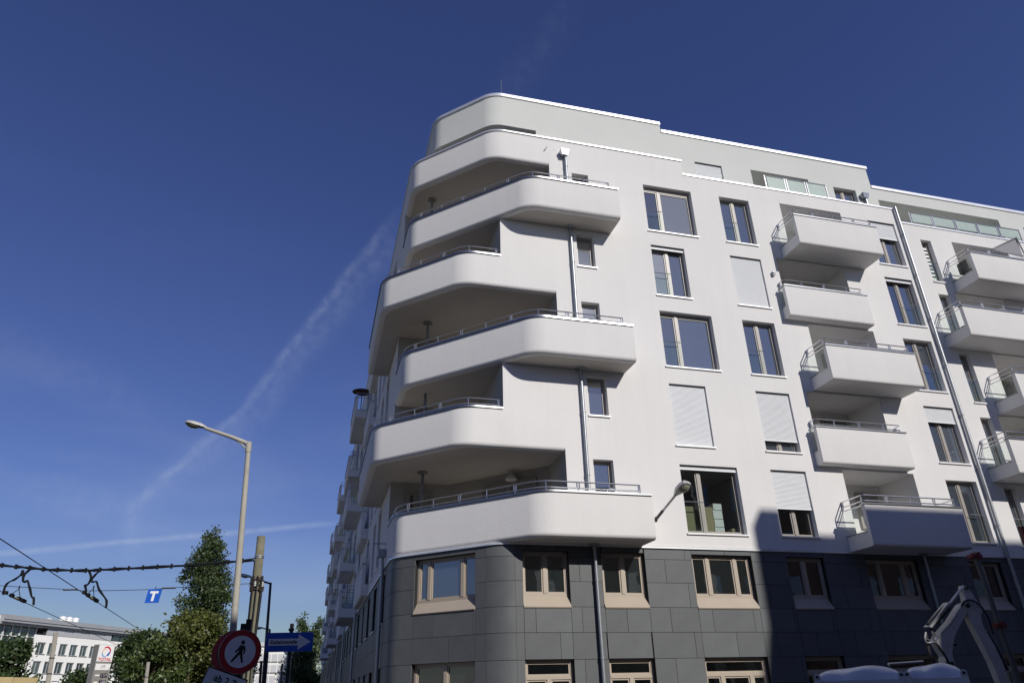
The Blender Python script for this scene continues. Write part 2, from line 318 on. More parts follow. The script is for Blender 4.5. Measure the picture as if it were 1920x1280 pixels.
def window(F, u0, u1, z0, z1, mull=(), fm=TAUPE, gm=GLASS, dep=.19, guard=None, shutter=None, sill=True, apron=False, transom=None, box_top=0, parent=BLD, fw_=.055, room=False, curt=()):
    """frame (the window part) with panes, sill, guard rail and roller shutter as sub-parts; set back by dep"""
    m = MB(); zt = z1 - box_top; o1 = -dep; o0 = -dep - .07
    zlo = z0 + (.30 if apron else .0)
    F.box(m, u0, u0 + fw_, zlo, zt, o0, o1); F.box(m, u1 - fw_, u1, zlo, zt, o0, o1)
    F.box(m, u0 + fw_, u1 - fw_, zlo, zlo + fw_ + .01, o0, o1); F.box(m, u0 + fw_, u1 - fw_, zt - fw_, zt, o0, o1)
    if box_top: F.box(m, u0, u1, zt, z1, o0, o1 + .03)
    edges = [u0 + fw_] + [u0 + (u1 - u0) * f for f in mull] + [u1 - fw_]
    for e in edges[1:-1]: F.box(m, e - .055, e + .055, zlo + fw_ + .01, transom or zt - fw_, o0, o1 + .012)
    if transom: F.box(m, u0 + fw_, u1 - fw_, transom, transom + .09, o0, o1 + .01)
    # sash rails
    sash = .045
    spans = []
    for a, b_ in zip(edges, edges[1:]):
        a2 = a if a == edges[0] else a + .055; b2 = b_ if b_ == edges[-1] else b_ - .055
        zr = [(a2, b2, zlo + fw_ + .01, transom or zt - fw_)] + ([(edges[0], edges[-1], transom + .09, zt - fw_)] if transom and a == edges[0] else [])
        for a2, b2, za, zz in zr:
            F.box(m, a2, a2 + sash, za, zz, o0 + .005, o1 - .018); F.box(m, b2 - sash, b2, za, zz, o0 + .005, o1 - .018)
            F.box(m, a2 + sash, b2 - sash, za, za + sash, o0 + .005, o1 - .018); F.box(m, a2 + sash, b2 - sash, zz - sash, zz, o0 + .005, o1 - .018)
            spans.append((a2 + sash, b2 - sash, za + sash, zz - sash))
    wn = m.build('window', fm, parent)
    for i_, (a, b_, c, d) in enumerate(spans):
        g = MB(); F.box(g, a, b_, c, d, -dep - .058, -dep - .046); g.build('pane', CURT if i_ in curt else gm, wn)
    if sill and not apron:
        s_ = MB(); F.box(s_, u0 - .04, u1 + .04, z0 - .05, z0 - .002, -dep, .055); s_.build('sill', SILL, wn)
    if apron:
        s_ = MB(); n = .012
        s_.hexa([F.p(u0, z0 + .30, -dep), F.p(u1, z0 + .30, -dep), F.p(u1, z0, .03), F.p(u0, z0, .03), F.p(u0, z0 + .30, -dep - .02), F.p(u1, z0 + .30, -dep - .02), F.p(u1, z0 - .03, .01), F.p(u0, z0 - .03, .01)])
        s_.build('sloping_sill', fm, wn)
    if guard and (shutter is None or shutter > z1 - .3):
        a, b_ = guard; g = MB(); zg = z0 + .98
        g.tube([F.p(a, zg, -.05), F.p(b_, zg, -.05)], .014, 6); g.build('guard_rail', STEEL, wn)
        g = MB(); F.box(g, a + .02, b_ - .02, z0 + .05, zg - .015, -.056, -.046); g.build('guard_glass', BALG, wn)
    if shutter is not None:
        g = MB(); h = .042; z = z1 - .02; pts = []
        while z > shutter + .03:
            pts += [(-.075, z), (-.058, z - h * .3), (-.058, z - h * .7), (-.075, z - h)]; z -= h
        for (oa, za), (ob, zz) in zip(pts, pts[1:]): g.quad(F.p(u0 + .015, za, oa), F.p(u1 - .015, za, oa), F.p(u1 - .015, zz, ob), F.p(u0 + .015, zz, ob))
        F.box(g, u0 + .015, u1 - .015, z - .05, z, -.085, -.055)
        g.build('roller_shutter', SHUT, wn)
        g = MB(); F.box(g, u0, u1, z1 - .022, z1 - .001, -.09, .004); g.build('shutter_head', DARK, wn)
    if room:
        g = MB(); d0, d1 = -dep - .08, -3.2
        g.quad(F.p(u0 - .6, z0, d1), F.p(u1 + .6, z0, d1), F.p(u1 + .6, z1, d1), F.p(u0 - .6, z1, d1))
        for uu in (u0 - .6, u1 + .6): g.quad(F.p(uu, z0, d0), F.p(uu, z1, d0), F.p(uu, z1, d1), F.p(uu, z0, d1))
        for zz in (z0 - .02, z1 + .05): g.quad(F.p(u0 - .6, zz, d0), F.p(u1 + .6, zz, d0), F.p(u1 + .6, zz, d1), F.p(u0 - .6, zz, d1))
        g.build('room', ROOM, wn)
    return wn

# ---- right hand facade, upper floors
holes = []; wins = []
def H(u0, u1, z0, z1, d=.27): holes.append((u0, u1, z0, z1, d))
GW = dict(h=2.17)
for k in (6, 4, 2):
    H(10.97, 13.03, head(k) - 2.17, head(k)); wins.append((10.97, 13.03, k, dict(mull=(.34,), guard=(10.99, 11.66), curt=(1,) if k == 6 else (), shutter=head(2) - .12 if k == 2 else None, gm=CLEAR if k == 2 else GLASS, room=(k == 2), box_top=.10 if k == 6 else .05)))
for k in (5, 3):
    H(10.97, 12.34, head(k) - 2.17, head(k)); wins.append((10.97, 12.34, k, dict(mull=(.5,), guard=(10.99, 11.65), curt=(0,), shutter=head(3) - 2.15 if k == 3 else head(5) - .12)))
for k, sh in ((6, None), (5, head(5) - 2.15), (4, None), (3, 9.2), (2, 6.88)):
    H(14.28, 15.63, head(k) - 2.17, head(k)); wins.append((14.28, 15.63, k, dict(mull=(.5,), guard=(14.3, 14.95) if sh is None else None, shutter=sh, gm=CLEAR if k == 2 else GLASS, room=(k == 2))))
for k, sh in ((6, 18.62), (5, head(5) - .12), (4, None), (3, 10.38), (2, None)):
    H(21.35, 22.70, head(k) - 2.17, head(k)); wins.append((21.35, 22.70, k, dict(mull=(.5,), guard=(22.05, 22.68), shutter=sh)))
for k in (6, 5, 4, 3, 2): H(8.02, 8.69, head(k) - 1.36, head(k))
REC = {6: (17.1, 20.03), 5: (16.35, 19.45), 4: (17.1, 20.03), 3: (16.35, 19.45), 2: (17.1, 20.03)}
for k, (a, b_) in REC.items(): holes.append((a, b_, zb(k) + .3, zb(k) + 2.74, .01))
m = MB(); wall(m, FR, 7.13, 22.95, 5.55, 20.22, holes); wall(m, FR, 7.13, 12.83, 20.22, 20.93)
for k in (3, 5): wall(m, FR, 5.17, 7.13, zb(k) + 1.22, zb(k + 1) + .12)
m.build('wall', WHITE, BLD)
for a, b_, k, kw in wins: window(FR, a, b_, head(k) - 2.17, head(k), **kw)
for k in (6, 5, 4, 3, 2): window(FR, 8.02, 8.69, head(k) - 1.36, head(k), curt=(0,) if k in (5, 4) else ())
# boxes stacked in the second floor room
bx_ = MB()
for (u, z, w_, h_, c) in ((11.78, 6.05, .42, .45, 0), (11.80, 6.5, .38, .40, 0), (11.15, 6.05, .40, .35, 0), (11.18, 6.4, .36, .5, 0)):
    FR.box(bx_, u, u + w_, z, z + h_, -.75, -.42)
bx_.build('cardboard_box', CARD, BLD)
for (u, z, w_, h_) in ((12.15, 6.0, .34, .26), (12.17, 6.28, .32, .24), (12.16, 6.54, .33, .26), (12.2, 6.82, .3, .2), (12.75, 6.02, .22, .22)):
    bx_ = MB(); FR.box(bx_, u, u + w_, z, z + h_, -.7, -.4); bx_.build('storage_box', PAPER if u < 12.5 else CARD, BLD)

# ---- right neighbour section of the same block (lower by half a metre)
m = MB(); hr = []
for k in (6, 5, 4, 3, 2): hr.append((23.86, 24.40, headR(k) - 2.1, headR(k)))
RECR = {6: (25.55, 28.6), 5: (24.75, 27.3), 4: (25.55, 28.6), 3: (24.75, 27.3), 2: (25.55, 28.6)}
for k, (a, b_) in RECR.items(): hr.append((a, b_, zbR(k) + .3, zbR(k) + 2.66, .01))
for k in (6, 5, 4, 3, 2): hr.append((31.2, 32.6, headR(k) - 2.1, headR(k)))
wall(m, FR, 22.95, 40, 5.55, 19.55, hr); m.build('wall', WHITE, BLD)
for k in (6, 5, 4, 3, 2):
    window(FR, 23.86, 24.40, headR(k) - 2.1, headR(k), guard=(23.88, 24.38)); window(FR, 31.2, 32.6, headR(k) - 2.1, headR(k), mull=(.5,))
m = MB()
for i in range(9): FR.box(m, 23.97, 24.29, 16.95 + i * .19, 17.05 + i * .19, -.225, -.22)
m.build('slatted_blind', PAPER, BLD)

# ---- recesses behind the box balconies
def recess(F, a, b_, z0, z1, d=1.75, mt=SOFF, door=True, deep=0):
    m = MB()
    m.quad(F.p(a, z0, -d), F.p(b_, z0, -d), F.p(b_, z1, -d), F.p(a, z1, -d))
    for u in (a, b_): m.quad(F.p(u, z0, 0), F.p(u, z1, 0), F.p(u, z1, -d), F.p(u, z0, -d))
    for z in (z0, z1): m.quad(F.p(a, z, 0), F.p(b_, z, 0), F.p(b_, z, -d), F.p(a, z, -d))
    m.build('loggia', mt, BLD)
    if door:
        FB = Face(F.p(0, 0, -d + .13), F.U, F.N)
        window(FB, a + .25, a + 1.35, z0 + .05, z1 - .30, mull=(.5,), dep=.02, sill=False)
        if b_ - a > 2.5: window(FB, a + 1.75, b_ - .25, z0 + .85, z1 - .30, dep=.02, sill=False)
for k, (a, b_) in REC.items(): recess(FR, a, b_, zb(k) + .3, zb(k) + 2.74, mt=WHITE)
for k, (a, b_) in RECR.items(): recess(FR, a, b_, zbR(k) + .3, zbR(k) + 2.66, mt=WHITE)

# ---- box balconies
def rail_on(pts2, z1, parent, spacing=.97, low=.10, high=.28, rr=.021):
    g = MB()
    for hgt in (low, high): g.tube([(p[0], p[1], z1 + hgt) for p in pts2], rr, 8)
    base = [(p[0], p[1], z1) for p in pts2]; Ltot = arclen(base)[-1]; n = max(2, round(Ltot / spacing)); i = 0
    for i in range(n + 1):
        d = min(max(.02, Ltot * i / n), Ltot - .02)
        for dd in ((-.035, .035) if i % 2 == 0 else (0,)):
            p = sample(base, min(max(.01, d + dd), Ltot - .01)); g.tube([p + Vector((0, 0, low if dd else 0)), p + Vector((0, 0, high))], rr * .85, 6)
        if i % 2 == 0:
            p = sample(base, d); g.tube([p, p + Vector((0, 0, low))], rr * .9, 6)
    return g.build('railing', STEEL, parent, 40)
def rounded(pts, t):
    return [(p.x, p.y) for p, n in fillet(pts, t, 5)]
def box_balcony(F, a, b_, dep, z0, hgt=1.28, low_left=True, glass=True, both=False):
    z1 = z0 + hgt; m = MB(); th = .15
    prof = [(dep - th, z0), (dep - .09, z0)] + [(dep - .09 + .09 * math.sin(x), z0 + .09 - .09 * math.cos(x)) for x in (.4, .8, 1.2, math.pi / 2)] + [(dep, z1), (dep - th, z1)]
    n = len(prof); vs = [F.p(a, z, o) for o, z in prof] + [F.p(b_, z, o) for o, z in prof]
    m.add(vs, [tuple(range(n)), tuple(range(n, 2 * n))[::-1]] + [(i, (i + 1) % n, n + (i + 1) % n, n + i) for i in range(n)])
    up_ = .46
    F.box(m, a + th, b_ - th, z0, z0 + .28, .004, dep - th)
    F.box(m, a, a + th, z0, z0 + (up_ if low_left else hgt), .004, dep - th)
    F.box(m, b_ - th, b_, z0, z0 + (up_ if both else hgt), .004, dep - th)
    o = m.build('balcony', WHITE, BLD, 30)
    c = MB(); F.box(c, a - .025, b_ + .025, z1 + .001, z1 + .042, dep - th - .02, dep + .035)
    if low_left: F.box(c, a - .02, a + th + .02, z0 + up_ + .001, z0 + up_ + .03, .004, dep - th - .024)
    if not both: F.box(c, b_ - th - .02, b_ + .02, z1 + .001, z1 + .035, .004, dep - th - .024)
    c.build('coping', ZINC, o)
    i = .075
    P = [F.p(b_ - i, 0, .02), F.p(b_ - i, 0, dep - i), F.p(a + i, 0, dep - i), F.p(a + i, 0, .02)]
    P2 = [(p[0], p[1]) for p in P]
    # fillet expects travel with outside on its left normal; plain rounding is enough here
    pts = [P2[0]]
    for j in (1, 2):
        p = Vector(P2[j]); d0 = (p - Vector(P2[j - 1])).normalized(); d1 = (Vector(P2[j + 1]) - p).normalized(); r_ = min(.14, dep * .4)
        for f in range(6):
            t = f / 5; pts.append(tuple((p - d0 * r_) * (1 - t) ** 2 + p * 2 * t * (1 - t) + (p + d1 * r_) * t ** 2))
    pts.append(P2[3]); rail_on(pts, z1 + .03, o)
    if low_left:
        g = MB(); F.box(g, a + .065, a + .085, z0 + up_ + .05, z1 - .02, .03, dep - th - .05); g.build('side_glass', BALG, o)
        g = MB(); g.tube([F.p(a + .075, z1, .01), F.p(a + .075, z1, dep - th)], .018, 6); g.build('side_rail', STEEL, o)
        if both:
            g = MB(); F.box(g, b_ - .085, b_ - .065, z0 + up_ + .05, z1 - .02, .03, dep - th - .05); g.build('side_glass', BALG, o)
    return o
for k in (6, 4, 2): box_balcony(FR, 16.68, 20.48, 1.12, zb(k) - .02, 1.30)
for k in (5, 3): box_balcony(FR, 16.13, 19.83, .38, zb(k) - .01)
for k in (6, 4, 2): box_balcony(FR, 24.84, 29.2, 1.18, zbR(k), 1.25)
for k in (5, 3): box_balcony(FR, 23.42, 27.8, 1.18, zbR(k), 1.25)

# ---- corner balconies
WIDE = [(9.39, -1.0), (5.98, -1.0), (XL, 2.74), (XL, 4.5)]
NARR = [(7.13, 0), (3.88, 0), (1.36, 2.52), (1.36, 8.3)]
def corner_balcony(pts, z0, z1, inner, rail_from, rail_to, t=.45, cop=None):
    path = fillet(pts, t); m = MB(); b_ = .13
    prof = [(-.22, z0 + .3), (-.22, z0 + .001), (-b_, z0)] + [(-b_ + b_ * math.sin(x), z0 + b_ - b_ * math.cos(x)) for x in (.35, .7, 1.05, 1.35, math.pi / 2)] + [(0, z1), (-.22, z1)]
    loft(m, path, prof, closed=True)
    ring = offs(path, -.219, z0 + .002) + [(x, y, z0 + .002) for x, y in inner]
    ob = m.build('corner_balcony', WHITE, BLD, 30)
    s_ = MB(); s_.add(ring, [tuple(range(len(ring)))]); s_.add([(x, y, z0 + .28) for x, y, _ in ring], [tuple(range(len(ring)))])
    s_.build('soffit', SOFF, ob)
    cpath = ([(Vector(cop), path[0][1])] + path[1:]) if cop else path
    c = MB(); loft(c, cpath, [(-.26, z1 + .001), (.045, z1 - .012), (.045, z1 + .042), (-.26, z1 + .048)], closed=True); c.build('coping', ZINC, ob, 30)
    rp = [(p.x - n.x * .11, p.y - n.y * .11) for p, n in path]
    base = [(x, y, 0) for x, y in rp]; Lt = arclen(base)[-1]
    cut = [sample(base, rail_from)] + [Vector(p) for p, s0 in zip(base, arclen(base)) if rail_from < s0 < Lt - rail_to] + [sample(base, Lt - rail_to)]
    rail_on([(p.x, p.y) for p in cut], z1 + .045, ob)
    return ob
for k in (2, 4, 6): corner_balcony(WIDE, zb(k) - .02, zb(k) + 1.25, [(XL + .1, 4.5), (4.3, 4.5), (7.13, 1.6), (7.13, .02), (9.39 - .01, .02)], .3, .15)
for k in (3, 5): corner_balcony(NARR, zb(k) - .02, zb(k) + 1.22, [(XL - .01, 8.3), (XL - .01, 4.5), (4.3, 4.5), (7.12, 1.6)], 2.05, .3, cop=(5.165, 0))
for k in (2, 4, 6):          # end panels of the wide balconies, at their right end against the wall
    m = MB(); m.box(9.17, 9.388, -.78, -.002, zb(k) + .0, zb(k) + 1.249); m.build('end_parapet', WHITE, BLD)
for k in (3, 5):
    m = MB(); m.box(1.582, XL - .002, 8.08, 8.298, zb(k) + .0, zb(k) + 1.219); m.build('end_parapet', WHITE, BLD)
# terrace parapet of the top floor, flush with the walls
TERR = [(12.83, 0), (4.95, 0), (XL, 2.71), (XL, 100)]
path = fillet(TERR, .45); m = MB(); z0, z1 = zb(7) - .02, 20.93; b_ = .13
path_c = [pn for pn in path if pn[0].x < 7.2]
st = [(Vector((7.13, 0)), Vector((0, -1)))] + path[1:-1] + [(Vector((XL, 4.5)), Vector((-1, 0)))]
prof = [(-.22, z0 + .3), (-.22, z0 + .001), (-b_, z0)] + [(-b_ + b_ * math.sin(x), z0 + b_ - b_ * math.cos(x)) for x in (.35, .7, 1.05, 1.35, math.pi / 2)] + [(0, z1), (-.22, z1)]
loft(m, st, prof, closed=True); top = m.build('corner_balcony', WHITE, BLD, 30)
m = MB(); ring = offs(st, -.219, z0 + .002) + [(x, y, z0 + .002) for x, y in [(XL + .2, 4.5), (4.3, 4.5), (7.13, 1.6)]]
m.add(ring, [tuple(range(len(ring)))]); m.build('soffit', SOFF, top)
m = MB(); loft(m, path, [(-.27, z1 + .001), (.045, z1 - .012), (.045, z1 + .045), (-.27, z1 + .055)], closed=True); m.build('coping', ALU, top, 30)
m = MB(); m.box(12.80, 22.97, -.035, .25, 20.222, 20.29); m.build('coping', ALU, BLD)
m = MB(); m.box(22.99, 40, -.035, .25, 19.552, 19.62); m.build('coping', ALU, BLD)
m = MB(); m.box(12.84, 22.98, .01, .22, 19.6, 20.218); m.build('parapet_back', WHITE, BLD)

# ---- loggia back walls at the corner
for k in (2, 3, 4, 5, 6):
    e = 7.13 if k % 2 == 0 else 5.17
    lo = zb(k) + .25; hi = zb(k + 1) + (.0 if k % 2 == 0 else .12)
    pl = [(e, -.0), (e, 1.6 if k % 2 == 0 else 3.55), (4.3, 4.5), (XL, 4.5)]
    m = MB()
    for (x0, y0), (x1, y1) in zip(pl, pl[1:]): m.quad((x0, y0, lo), (x1, y1, lo), (x1, y1, hi), (x0, y0, hi))
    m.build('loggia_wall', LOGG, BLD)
    A = Vector(pl[1]); B = Vector(pl[2]); d = (B - A).normalized(); Lw = (B - A).length
    FB = Face((A.x, A.y, 0), (d.x, d.y, 0), (-d.y, d.x, 0)); FB = Face(FB.O + FB.N * .03, FB.U, FB.N)
    if k % 2 == 0: window(FB, .5, 2.6, lo + .05, hi - .35, mull=(.5,), dep=-.06, sill=False)
    else: window(FB, .15, 1.0, lo + .05, hi - .35, dep=-.06, sill=False)
    FB2 = Face((XL, 4.48, 0), (1, 0, 0), (0, -1, 0)); window(FB2, .55, 1.5, lo + .05, hi - .35, dep=-.06, sill=False)
    if k in (2, 3, 4, 6):       # slim steel post with a flat head near the left end
        m = MB(); m.tube([(3.15, 3.1, lo), (3.15, 3.1, hi - .06)], .055, 10); m.lathe((3.15, 3.1, hi - .06), [(.17, 0), (.17, .05)], 16); m.build('post', mat('grey_post', (.24, .24, .24), .6), BLD, 40)
m = MB(); m.lathe((6.0, 2.35, 8.02), [(.05, .2), (.16, .1), (.2, 0)], 16); m.build('ceiling_lamp', SILL, BLD, 40)

# ---- left hand facade
LW = []; LB = []
per = 20.6
for c in range(5):
    y0 = c * per
    LB += [(12.2 + y0, 17.4 + y0, .30, (2, 4, 6)), (14.6 + y0, 18.6 + y0, .34, (3, 5)), (21.2 + y0, 26.4 + y0, .86, (2, 4, 6)), (24.2 + y0, 29.4 + y0, .86, (3, 5))]
lh = []
for c in range(5):
    y0 = c * per
    for k in range(2, 7):
        for yy, wd in ((7.5, 1.2), (9.9, 1.2), (20.0, .9)) if k % 2 == 0 else ((9.9, 1.2), (12.3, 1.2), (20.0, .9)):
            lh.append((yy + y0, yy + wd + y0, head(k) - 2.17, head(k)))
        a = 13.2 if k % 2 == 0 else 15.2; lh.append((a + y0, a + 1.6 + y0, zb(k) + .35, head(k)))
        a = 22.4 if k % 2 == 0 else 25.4; lh.append((a + y0, a + 2.2 + y0, zb(k) + .35, head(k)))
        if k % 2: lh.append((21.8 + y0, 22.8 + y0, head(k) - 2.17, head(k)))
lh = [h for h in lh if h[1] < 99]
m = MB(); wall(m, FL, 4.5, 100, 5.55, 20.93, lh); m.build('wall', WHITE, BLD)
for i, h in enumerate(lh):
    window(FL, h[0], h[1], h[2], h[3], mull=(.5,) if h[1] - h[0] > 1 else (), sill=h[0] < 40)
for (a, b_, dp, ks) in LB:
    for k in ks:
        if a < 80: box_balcony(FL, a, b_, dp, zb(k), 1.27)
for yy in (4.75, 18.9, 30.5, 39.6, 51, 60, 72, 81):
    m = MB(); m.tube([(XL - .09, yy, .1), (XL - .09, yy, 5.5 if yy < 5 else 20.6)], .055, 8); m.build('downpipe', GALV, BLD, 40)
m = MB(); m.box(XL - .28, XL - .02, 4.6, 4.9, 5.85, 6.1); m.tube([(XL - .09, 4.75, 5.4), (XL - .12, 4.75, 5.9)], .055, 8); m.box(XL - .45, XL - .02, 4.72, 4.78, 6.28, 6.31); m.build('rain_hopper', GALV, BLD)
m = MB(); m.lathe((1.75, 21.8, 18.55), [(.02, .35), (.5, .18), (.6, .15), (.03, .12)], 14); m.tube([(1.75, 21.8, 17.1), (1.75, 21.8, 18.8)], .03, 6); m.build('parasol', mat('brown_canvas', (.11, .055, .04), .9), BLD, 40)

# ---- penthouse, set back
PR = [(12.83, 1.2), (5.25, 1.2), (3.15, 3.3), (3.15, 100)]
FP = Face((0, 1.2, 0), (1, 0, 0), (0, -1, 0)); FPC = Face((5.25, 1.2, 0), (-q, q, 0), (-q, -q, 0)); FPL = Face((3.15, 0, 0), (0, 1, 0), (-1, 0, 0))
pp = fillet(PR, .45); m = MB()
band = [(Vector((7.07, 1.2)), Vector((0, -1)))] + pp[1:-1] + [(Vector((3.15, 5.2)), Vector((-1, 0)))]
loft(m, band, [(-.3, 22.42), (0, 22.42), (0, 23.98)], cap=False)
wall(m, FP, 7.07, 12.83, 19.9, 23.98); wall(m, FPL, 5.2, 100, 19.9, 23.98)
m.quad((7.07, 1.2, 19.9), (7.07, 1.2, 22.42), (7.07, 3.0, 22.42), (7.07, 3.0, 19.9)); m.quad((7.07, 3.0, 19.9), (7.07, 3.0, 22.42), (5.2, 5.2, 22.42), (5.2, 5.2, 19.9)); m.quad((5.2, 5.2, 19.9), (5.2, 5.2, 22.42), (3.15, 5.2, 22.42), (3.15, 5.2, 19.9))
PH = m.build('penthouse_wall', GREEN, BLD, 30)
ring = offs(band, -.29, 22.422) + [(5.2, 5.2, 22.422), (7.07, 3.0, 22.422)]
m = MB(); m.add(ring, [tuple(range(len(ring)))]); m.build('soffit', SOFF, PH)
m = MB(); loft(m, pp, [(-.45, 23.982), (.05, 23.982), (.05, 24.12), (-.45, 24.14)], closed=True); m.build('roof_coping', ALU, PH, 30)
m = MB(); m.box(6.4, 7.0, 3.02, 3.06, 20.2, 22.2); m.build('terrace_door', GLASS, PH)
m = MB(); ph = [(14.26, 15.57, 20.0, 22.22), (17.02, 19.97, 20.05, 22.30, .01), (21.25, 22.45, 20.2, 22.13)]
wall(m, FP, 12.83, 23.42, 19.9, 23.56, ph); m.quad((23.42, 1.2, 19.5), (23.42, 1.2, 23.56), (23.42, 9, 23.56), (23.42, 9, 19.5)); m.quad((12.83, 1.2, 23.4), (12.83, 1.2, 23.98), (12.83, 9, 23.98), (12.83, 9, 23.4)); m.build('penthouse_wall', GREEN, BLD)
window(FP, 14.26, 15.57, 20.0, 22.22, mull=(.5,), shutter=20.05); window(FP, 21.25, 22.45, 20.2, 22.13, mull=(.5,))
recess(FP, 17.02, 19.97, 20.05, 22.30, 1.5, GREEN)
m = MB(); m.box(12.84, 23.47, 1.15, 1.7, 23.562, 23.70); m.build('roof_coping', ALU, BLD)
m = MB(); pr = [(23.6, 30.52, 19.5, 21.80, .01), (31.95, 33.2, 19.5, 21.6)]
wall(m, FP, 23.42, 40, 19.3, 22.44, pr); m.build('penthouse_wall', GREEN, BLD); recess(FP, 23.6, 30.52, 19.5, 21.80, 1.5, GREEN); window(FP, 31.95, 33.2, 19.5, 21.6)
m = MB(); m.box(23.425, 40, 1.15, 1.7, 22.442, 22.58); m.build('roof_coping', ALU, BLD)
# glass balustrades on the terraces
def balustrade(F, u0, u1, n, z0, z1, o):
    g = MB(); wd = (u1 - u0) / n
    for i in range(n + 1):
        for dd in ((-.05, .05) if 0 < i < n else (0,)): F.box(g, u0 + i * wd + dd - .02, u0 + i * wd + dd + .02, z0, z1, o - .02, o + .02)
    g.tube([F.p(u0, z1, o), F.p(u1, z1, o)], .028, 8); g.tube([F.p(u0, z0 + .08, o), F.p(u1, z0 + .08, o)], .018, 6)
    r_ = g.build('balustrade', STEEL, BLD)
    for i in range(n):
        g = MB(); F.box(g, u0 + i * wd + .09, u0 + (i + 1) * wd - .09, z0 + .1, z1 - .05, o - .006, o + .006); g.build('balustrade_glass', MILK, r_)
balustrade(FR, 16.75, 19.75, 3, 20.29, 21.05, -.10); balustrade(FR, 23.68, 29.75, 5, 19.62, 20.22, .02)
# roof and backs, so that no light comes in from above or behind
m = MB()
for z, x0, x1, y0, y1 in ((23.9, 3.45, 12.84, 3.6, 14), (23.5, 12.84, 23.42, 1.5, 14), (22.38, 23.42, 40, 1.5, 14), (23.9, 3.45, 15, 14, 100)): m.quad((x0, y0, z), (x1, y0, z), (x1, y1, z), (x0, y1, z))
rp = offs(pp, -.3, 23.9); m.add(rp[:-1] + [(3.45, 3.65, 23.9), (12.84, 3.65, 23.9)], [tuple(range(len(rp) + 1))])
m.build('roof', ROOF, BLD)
m = MB()
m.quad((7.2, .2, 19.95), (23, .2, 19.95), (23, 1.3, 19.95), (7.2, 1.3, 19.95)); m.quad((23, .2, 19.45), (40, .2, 19.45), (40, 1.3, 19.45), (23, 1.3, 19.45)); m.quad((XL + .2, 4.5, 19.95), (3.3, 4.5, 19.95), (3.3, 100, 19.95), (XL + .2, 100, 19.95))
ring = offs(st, -.2, 19.95) + [(5, 4.5, 19.95), (7.2, 3, 19.95)]; m.add(ring, [tuple(range(len(ring)))]); m.build('terrace_floor', ROOF, BLD)
m = MB(); m.quad((16, 14, 0), (40, 14, 0), (40, 14, 24), (16, 14, 24)); m.quad((15, 14, 0), (15, 100, 0), (15, 100, 24), (15, 14, 24)); m.quad((XL, 100, 0), (15, 100, 0), (15, 100, 24), (XL, 100, 24)); m.quad((40, 0, 0), (40, 14, 0), (40, 14, 22.4), (40, 0, 22.4)); m.quad((15, 14, 0), (16, 14, 0), (16, 14, 24), (15, 14, 24))
m.build('rear_wall', WHITE, BLD)

# ---- dark base
BASEW = []   # windows on the R plane base: (u0,u1,z0,z1,mull,transom)
for a, b_, ml in ((5.66, 7.04, (.5,)), (8.06, 9.43, (.5,)), (10.98, 13.02, (.28, .74)), (14.27, 15.62, (.5,)), (17.2, 19.22, (.28, .74)), (21.3, 22.65, (.5,)), (24.6, 25.9, (.5,)), (27.4, 29.4, (.28, .74))):
    BASEW.append((a, b_, 3.80, 5.33, ml, None)); BASEW.append((a, b_, .60, 2.47, ml, 1.98))
CHW = [(.82, 2.97, 3.80, 5.33, (.25, .80), None), (.82, 2.97, .60, 2.47, (.5,), None)]
LBW = []
for i in range(30):
    y = 4.7 + 3.05 * i; wd = (.8, 1.3, 1.1)[i % 3]; LBW += [(y, y + wd, 3.80, 5.33, (.5,) if wd > 1 else (), None), (y, y + wd, .60, 2.47, (.5,) if wd > 1 else (), None)]
ROWS = [0.0, .43, 1.10, 1.78, 2.46, 3.14, 3.81, 4.49, 5.16, 5.49]
GAP = .011
BB = .05                        # backing plane behind the panels
m = MB()
wall(m, FR, 5.43, 40, 0, 5.55, [w_[:4] for w_ in BASEW], .25, -BB); wall(m, FC, .45, 3.875 - .4, 0, 5.55, [w_[:4] for w_ in CHW], .25, -BB); wall(m, FL, 3.14, 100, 0, 5.55, [w_[:4] for w_ in LBW], .25, -BB)
basep = fillet([(9, 0), (4.98, 0), (XL, 2.74), (XL, 6)], .45, 10)
ac = [pn for pn in basep[1:12]]; ac2 = fillet([(4.98 - 1, 1), (XL, 2.74), (XL, 6)], .40, 10)[1:12]
loft(m, ac, [(-BB, 0), (-BB, 5.55)], cap=False); loft(m, ac2, [(-BB, 0), (-BB, 5.55)], cap=False)
m.build('base_wall', BACK, BLD)
pcache = {}; far = MB(); npan = 0
def panel(F, u0, u1, z0, z1, own=True):
    global npan
    u0 += GAP / 2; u1 -= GAP / 2; z0 += GAP / 2; z1 -= GAP / 2
    if u1 - u0 < .03 or z1 - z0 < .03: return
    o = random.uniform(-.0025, .0025) - .012
    if not own or z1 < 1.2: F.box(far, u0, u1, z0, z1, -BB + .004, o); return
    key = (round(u1 - u0, 3), round(z1 - z0, 3), id(F))
    if key not in pcache:
        b = MB(); Fz = Face((0, 0, 0), F.U, F.N); Fz.box(b, 0, u1 - u0, 0, z1 - z0, -.030, 0); pcache[key] = b.mesh('cladding_panel', SLATE)
    ob = bpy.data.objects.new('cladding_panel', pcache[key]); COL.objects.link(ob); ob.parent = BLD; ob.location = Vector(F.p(u0, z0, o)) - Vector(WL[BLD.name]); npan += 1
